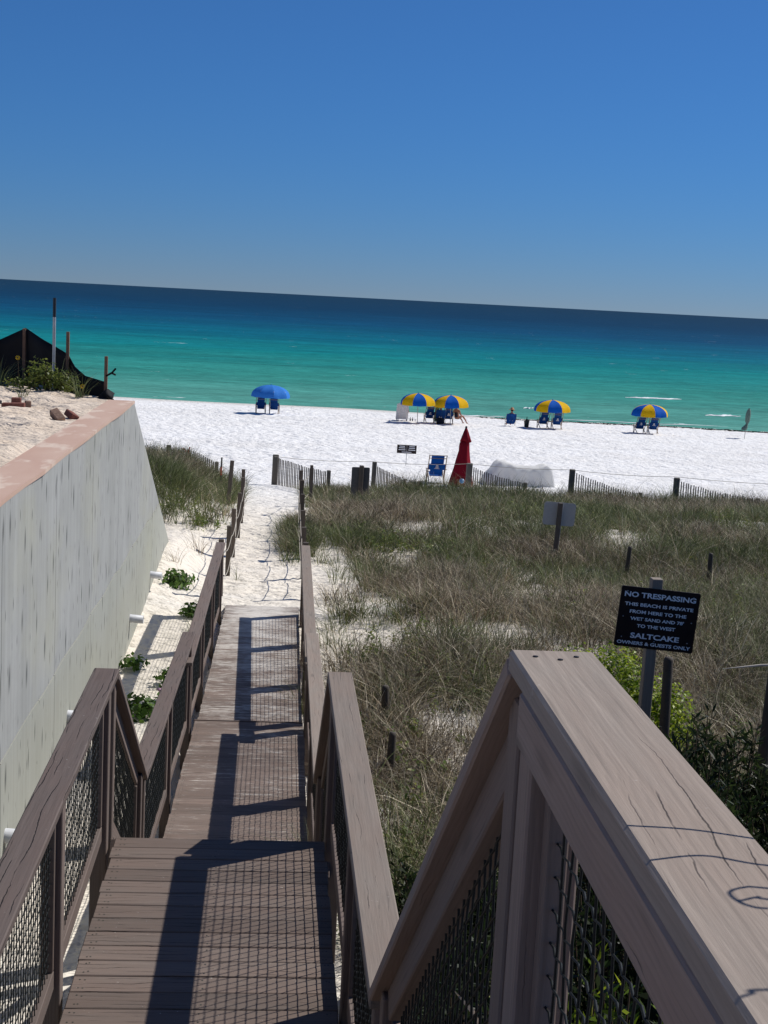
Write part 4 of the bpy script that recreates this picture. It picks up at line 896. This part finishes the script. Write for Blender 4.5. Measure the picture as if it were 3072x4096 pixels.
sprig('grass_tuft','brown grass clump right of the lowest ramp railing','grass tuft',.58,17.8,2.75,70,.5,.3,28,TN,.007,'grass tufts along the boardwalk')
sprig('grass_tuft','wispy grass on the sand left of the path posts','grass tuft',-1.35,26.3,float(H(-1.35,26.3)),36,.75,.3,29,TN,.008,'wispy grasses on the left sand strip')
sprig('grass_tuft','wispy grass against the sloping wall end','grass tuft',-1.65,24.0,float(H(-1.65,24.0)),22,.55,.15,30,TN,.007,'wispy grasses on the left sand strip')
sprig('grass_tuft','thin grass beside the lower left railing end','grass tuft',-1.02,19.5,float(H(-1.02,19.5)),40,.45,.15,31,GR*1.2,.007,'wispy grasses on the left sand strip')
sprig('grass_tuft','sparse grass on the left of the sand path','grass tuft',-.55,24.2,float(H(-.55,24.2)),16,.40,.1,32,LG,.006,'wispy grasses on the left sand strip')
sprig('grass_tuft','low grass in the shade of the left railing near the upper deck','grass tuft',-1.45,13.2,float(H(-1.45,13.2)),60,.35,.25,33,GR*1.3,.008,'wispy grasses on the left sand strip')
# leafy plants
def leaves(cen,rad,n,ls,cols,seed,flat=.0,shell=.6,lmin=.7):
    g=np.random.default_rng(seed); d=g.normal(size=(n,3)); d/=np.linalg.norm(d,axis=1)[:,None]; r_=(shell+(1-shell)*g.random(n))
    lump=.72+.5*fbm(d[:,0]*2.3+seed,d[:,1]*2.3+d[:,2]*2.1,3); P=np.array(cen)+d*np.array(rad)*(r_*lump)[:,None]
    nrm=d+g.normal(0,.6,(n,3))+np.array([0,0,flat]); nrm/=np.linalg.norm(nrm,axis=1)[:,None]
    a=np.cross(nrm,g.normal(size=(n,3))); a/=np.linalg.norm(a,axis=1)[:,None]; b=np.cross(nrm,a); L=ls*g.uniform(lmin,1.3,n)[:,None]
    V=np.stack([P-a*L*.5,P+b*L*.28+nrm*L*.06,P+a*L*.5,P-b*L*.28+nrm*L*.06],1).reshape(-1,3); F=(np.arange(n)*4)[:,None]+np.arange(4)[None]
    C=np.repeat(cols[g.integers(0,len(cols),n)]*g.uniform(.7,1.25,n)[:,None],4,axis=0); return V,F,C
def shrub(name,label,cat,x,y,z,blobs,ls,cols,seed,group=None,trunk=True,shell=.5,stemcol='bark'):
    t=thing(name,label,cat,(x,y,z),0,group); Vs=[];Fs=[];Cs=[];off=0
    for i,(cx,cy,cz,rx,ry,rz,n) in enumerate(blobs):
        V,F,C=leaves((cx,cy,cz),(rx,ry,rz),n,ls,cols,seed+i,.5,shell); Vs.append(V);Fs.append(F+off);Cs.append(C);off+=len(V)
    npmesh('foliage',np.concatenate(Vs),[np.concatenate(Fs)],M['leaf'],t,False,np.concatenate(Cs))['kind']='stuff'
    if trunk:
        L=[];Rd=[]; g=random.Random(seed)
        for (cx,cy,cz,rx,ry,rz,n) in blobs:
            for k in range(4):
                ex=cx+g.uniform(-.6,.6)*rx; ey=cy+g.uniform(-.6,.6)*ry; ez=cz+g.uniform(-.2,.7)*rz
                L.append(np.array([(cx*.15,cy*.15,-.1),(cx*.5+g.uniform(-.05,.05),cy*.5,cz*.5),(ex,ey,ez)])); Rd.append(np.array([.022,.014,.004]))
        tube_obj('stems',L,Rd,M[stemcol],t,5)
    return t
def forbs(name,spots,seed,cols):
    g=np.random.default_rng(seed); Vs=[];Fs=[];Cs=[];off=0
    for (x0,y0,rx,ry,n) in spots:
        for k in range(n):
            x=x0+g.normal()*rx; y=y0+g.normal()*ry; h=g.uniform(.15,.45); z=float(H(x,y,False)); m_=int(16+h*60)
            V,F,C=leaves((x,y,z+h*.55),(.10+.1*h,.10+.1*h,h*.6),m_,.055,cols,int(g.integers(1e6)),.8,.1); Vs.append(V);Fs.append(F+off);Cs.append(C);off+=len(V)
    return tag(npmesh(name,np.concatenate(Vs),[np.concatenate(Fs)],M['leaf'],None,False,np.concatenate(Cs)),kind='stuff')
FG=np.array([(.15,.21,.045),(.10,.15,.03),(.20,.25,.06),(.26,.26,.07)])
FORB=[(1.35,18.0,.20,.5,16),(2.3,18.0,.35,.5,26),(2.6,16.8,.4,.5,22),(1.6,14.2,.3,.6,16),(1.3,11.5,.2,.5,12),(3.2,28.5,.7,1.2,40),(2.0,29.5,.5,1.0,30),(5.5,21,.8,.7,24),(9.0,25,1.2,1.5,50),(1.0,9.4,.12,.4,8),(5.6,14.5,.5,.6,26),(6.0,12.8,.4,.5,18),(12,34,1.5,1.5,40),(7.5,36,1.2,1.2,34),(4.9,15.8,.3,.3,14),(1.9,12.6,.25,.3,10)]
BG=np.array([(.30,.38,.02),(.18,.27,.018),(.38,.44,.03),(.09,.14,.012)])
shrub('green_shrub','bright yellow green leafy shrub behind the black warning sign','shrub',3.95,14.3,float(H(3.95,14.3,False)),[(-.60,0,.72,.50,.5,.72,5200),(-.1,.1,.78,.55,.55,.68,5200),(.42,0,.55,.42,.45,.55,3000),(-.1,-.45,.35,.7,.3,.4,2600)],.048,BG,51)
forbs('dune_weeds',FORB,44,FG)
forbs('left_dune_weeds',[(-2.0,31,.5,.4,14),(-3.0,33,.8,1,16),(-1.5,30,.3,.3,8)],45,FG)
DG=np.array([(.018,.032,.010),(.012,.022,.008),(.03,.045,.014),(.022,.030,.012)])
# shaded evergreen shrubs below the near railing: upright twigs set with narrow needles
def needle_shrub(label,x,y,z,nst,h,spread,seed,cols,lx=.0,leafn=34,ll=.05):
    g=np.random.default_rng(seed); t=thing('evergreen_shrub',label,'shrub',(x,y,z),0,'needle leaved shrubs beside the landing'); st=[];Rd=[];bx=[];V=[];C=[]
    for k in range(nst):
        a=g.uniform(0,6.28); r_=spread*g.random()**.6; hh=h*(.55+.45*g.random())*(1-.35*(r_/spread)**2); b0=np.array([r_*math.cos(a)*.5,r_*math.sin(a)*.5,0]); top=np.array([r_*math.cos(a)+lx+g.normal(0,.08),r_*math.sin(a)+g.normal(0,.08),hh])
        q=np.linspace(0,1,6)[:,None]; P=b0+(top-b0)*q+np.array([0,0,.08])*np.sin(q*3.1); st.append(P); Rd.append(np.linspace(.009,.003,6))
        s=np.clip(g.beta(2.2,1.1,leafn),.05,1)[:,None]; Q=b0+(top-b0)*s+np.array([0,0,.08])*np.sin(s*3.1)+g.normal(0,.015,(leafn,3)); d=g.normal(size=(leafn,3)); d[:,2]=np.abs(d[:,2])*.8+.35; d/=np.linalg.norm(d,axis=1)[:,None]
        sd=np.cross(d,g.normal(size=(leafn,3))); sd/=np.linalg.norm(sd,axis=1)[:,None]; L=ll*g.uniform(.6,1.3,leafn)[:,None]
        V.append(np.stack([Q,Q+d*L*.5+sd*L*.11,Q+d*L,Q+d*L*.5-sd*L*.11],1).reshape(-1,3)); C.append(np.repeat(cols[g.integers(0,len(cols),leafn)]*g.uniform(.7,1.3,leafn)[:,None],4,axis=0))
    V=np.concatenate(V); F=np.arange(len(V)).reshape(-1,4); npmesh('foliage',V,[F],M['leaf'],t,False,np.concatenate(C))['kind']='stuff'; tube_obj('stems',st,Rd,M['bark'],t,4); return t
labs=['dark needle leaved shrub under the black warning sign','dark needle leaved shrub at the right edge, tallest','dark needle leaved shrub between sign post and near handrail','dark needle leaved shrub hidden behind the near wire mesh','bright flecked needle leaved shrub seen through the near wire mesh','dark needle leaved shrub far down behind the stair handrail','dark broad needle leaved shrub on the right slope','dark shrub close behind the steep stair handrail','dark shrub pressed behind the near wire mesh, closest to the camera','low dark shrub right of the upper deck rail among brown grass']
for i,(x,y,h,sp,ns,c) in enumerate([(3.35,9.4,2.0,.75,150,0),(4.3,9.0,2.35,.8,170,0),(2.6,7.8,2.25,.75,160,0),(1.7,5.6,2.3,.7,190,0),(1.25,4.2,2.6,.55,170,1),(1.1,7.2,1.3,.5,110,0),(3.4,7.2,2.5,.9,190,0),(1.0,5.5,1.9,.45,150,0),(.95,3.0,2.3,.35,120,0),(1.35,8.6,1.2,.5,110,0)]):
    needle_shrub(labs[i],x,y,float(H(x,y,False)),int(ns*1.25),h,sp,60+i,DG*1.15 if not c else np.vstack([DG*1.5,BG*.8]),leafn=70,ll=.085)  # one shrub gets bright leaf colours mixed in at random
for i,(x,y,h,lab) in enumerate([(5.5,8.2,3.4,'dense unseen scrub tree right of the near handrail'),(4.4,6.0,3.6,'dense unseen scrub tree beside the top landing'),(3.0,4.6,3.5,'dense unseen scrub tree closest to the top landing')]):  # out of view, made dense and tall to cast shade on the shrubs
    z=float(H(x,y,False)); shrub('unseen_scrub',lab,'tree',x,y,z,[(0,0,h*.45,1.0,1.0,h*.42,3800),(.4,.3,h*.62,.8,.8,h*.3,2400),(-.4,-.2,h*.3,.8,.8,h*.3,2400)],.085,DG*1.6,90+i*5,'unseen shading scrub trees right of the landing')
# beach morning glory at the wall foot
MG=np.array([(.075,.15,.025),(.05,.105,.018),(.12,.20,.04)])
for i,(x,y,r_,n,lab) in enumerate([(-1.52,22.6,.42,300,'largest leafy vine plant at the wall foot, farthest along'),(-1.12,20.6,.28,170,'leafy vine plant against the lower left railing, half shaded'),(-1.15,16.9,.30,150,'leafy vine plant beside the middle railing cap end'),(-1.42,15.6,.38,230,'leafy vine plant with a pink flower in the railing shadow'),(-1.72,17.6,.26,80,'sparse vine runner in the shadow strip near the wall'),(-1.72,15.6,.2,60,'small vine runner touching the concrete wall')]):
    shrub('vine_plant',lab,'plant',x,y,float(H(x,y)),[(0,0,.10,r_*.85,r_*.95,.17 if n>100 else .09,n)],.10,MG,120+i*3,'round leaved beach vines at the wall foot',True,.2)
pf=thing('vine_flower','pink vine flower beside the middle left railing','flower',(-1.22,15.75,float(H(-1.2,15.75))+.25)); lathe('petals',[(.01,0),(.02,.02),(.05,.035),(.052,.036)],M['pinkpetal'],pf,8); tube_obj('stem',[np.array([(0,0,-.25),(0,0,0)])],.003,M['bark'],pf,4)
# beach sunflower on the terrace
YG=np.array([(.15,.19,.035),(.10,.14,.03),(.20,.23,.05)])
shrub('flowering_bush','yellow flowered green bush growing before the black silt fence','plant',-3.12,19.35,float(HT(-3.12,19.3)),[(-.12,0,.22,.30,.22,.24,650),(.16,0,.14,.25,.2,.18,420),(-.45,.1,.08,.3,.2,.10,220)],.05,YG,150,None,True,.2)
for i,(x,y,dz,lab) in enumerate([(-3.62,19.6,.42,'yellow flower highest on the left, before the silt fence stake'),(-3.42,19.5,.24,'yellow flower lower left of the metal pole'),(-2.62,18.9,.16,'small pale yellow flower before the right end of the silt fence')]):
    z=float(HT(x,y)); fl=thing('yellow_flower',lab,'flower',(x,y,z+dz),0,'yellow flowers on the sand terrace'); n=9; V=[(0,-.008,0)];F=[]
    for k in range(n):
        a=k*2*math.pi/n; b=len(V); V+=[(.014*math.cos(a-.3),-.008,.014*math.sin(a-.3)),(.034*math.cos(a-.12),-.004,.034*math.sin(a-.12)),(.034*math.cos(a+.12),-.004,.034*math.sin(a+.12)),(.014*math.cos(a+.3),-.008,.014*math.sin(a+.3))]; F.append((b,b+1,b+2,b+3))
    mesh('petals',V,F,M['petal'],fl); o=lathe('flower_eye',[(.014,0),(.01,.008)],M['bark'],fl,8,(0,-.008,0)); o.rotation_euler=(R(90),0,0); tube_obj('stem',[np.array([(0,0,-dz),(.01,.01,-dz*.4),(0,.004,0)])],.003,M['bark'],fl,4)
# vine stems arching over the near handrail: they cast the thin curls of shade on the cap
tw=thing('overhanging_twigs','thin dry stems arching beside the near handrail at the right edge','twig',(1.25,1.2,6.3))
L=[]
def stem(P):
    P=np.array(P,float)-np.array([1.25,1.2,6.3]); Q=np.vstack([2*P[0]-P[1],P,2*P[-1]-P[-2]]); out=[]
    for i in range(1,len(Q)-2):
        for t_ in np.linspace(0,1,9)[:-1]: out.append(.5*(2*Q[i]+(Q[i+1]-Q[i-1])*t_+(2*Q[i-1]-5*Q[i]+4*Q[i+1]-Q[i+2])*t_**2+(3*Q[i]-Q[i-1]-3*Q[i+1]+Q[i+2])*t_**3))
    out.append(P[-1]); return np.array(out)
def up(p,h): return (p[0]+SUN.x/SUN.z*h,p[1]+SUN.y/SUN.z*h,7.15+h)
L.append(stem([up((.398,1.384),.21),up((.466,1.376),.20),up((.533,1.353),.21),up((.66,1.31),.25),(1.35,1.5,7.3),(1.7,1.7,6.2)]))
L.append(stem([up((.391,1.290),.22),up((.458,1.306),.24),up((.519,1.284),.25),up((.64,1.27),.27),(1.3,1.4,7.4),(1.7,1.6,6.2)]))
L.append(stem([up((.483,1.184),.33),up((.470,1.187),.33),up((.459,1.199),.32),up((.457,1.218),.31),up((.474,1.230),.30),up((.499,1.229),.30),up((.62,1.2),.32),(1.3,1.25,7.4),(1.7,1.4,6.2)]))
L.append(stem([up((.459,1.199),.32),up((.482,1.209),.33),up((.49,1.204),.34),up((.60,1.18),.36),(1.25,1.2,7.5),(1.7,1.4,6.2)]))
L.append(stem([up((.396,1.016),.40),up((.412,1.024),.41),up((.427,1.03),.42),up((.6,1.03),.45),(1.2,1.1,7.5),(1.7,1.3,6.2)]))
tube_obj('stem',L,.0019,M['bark'],tw,5)
sb=thing('seed_stem','pale grass seed stem reaching in from the right edge above the dark shrubs','grass blade',(1.75,4.0,6.0)); tube_obj('stalk',[np.array([(.45,0,-.5),(.15,0,.45),(-.10,0,.645),(-.22,0,.64),(-.34,0,.625)])],[np.array([.003,.004,.005,.004,.001])],M['rope'],sb,5)
lb=thing('pale_leaf','long pale leaf blade low behind the near wire mesh at the bottom edge','leaf',(.47,2.75,6.18)); 
P=[(.10,0,-.35),(.055,0,-.09),(.015,0,-.01),(-.03,0,.04)]; V=[];F=[]
for k,(x,y,z_) in enumerate(P): w_=(.010,.011,.008,.001)[k]; V+=[(x,y-w_*.3,z_-w_),(x,y+w_*.3,z_+w_)]
for k in range(3): F.append((2*k,2*k+1,2*k+3,2*k+2))
mesh('blade',V,F,M['tan'],lb)
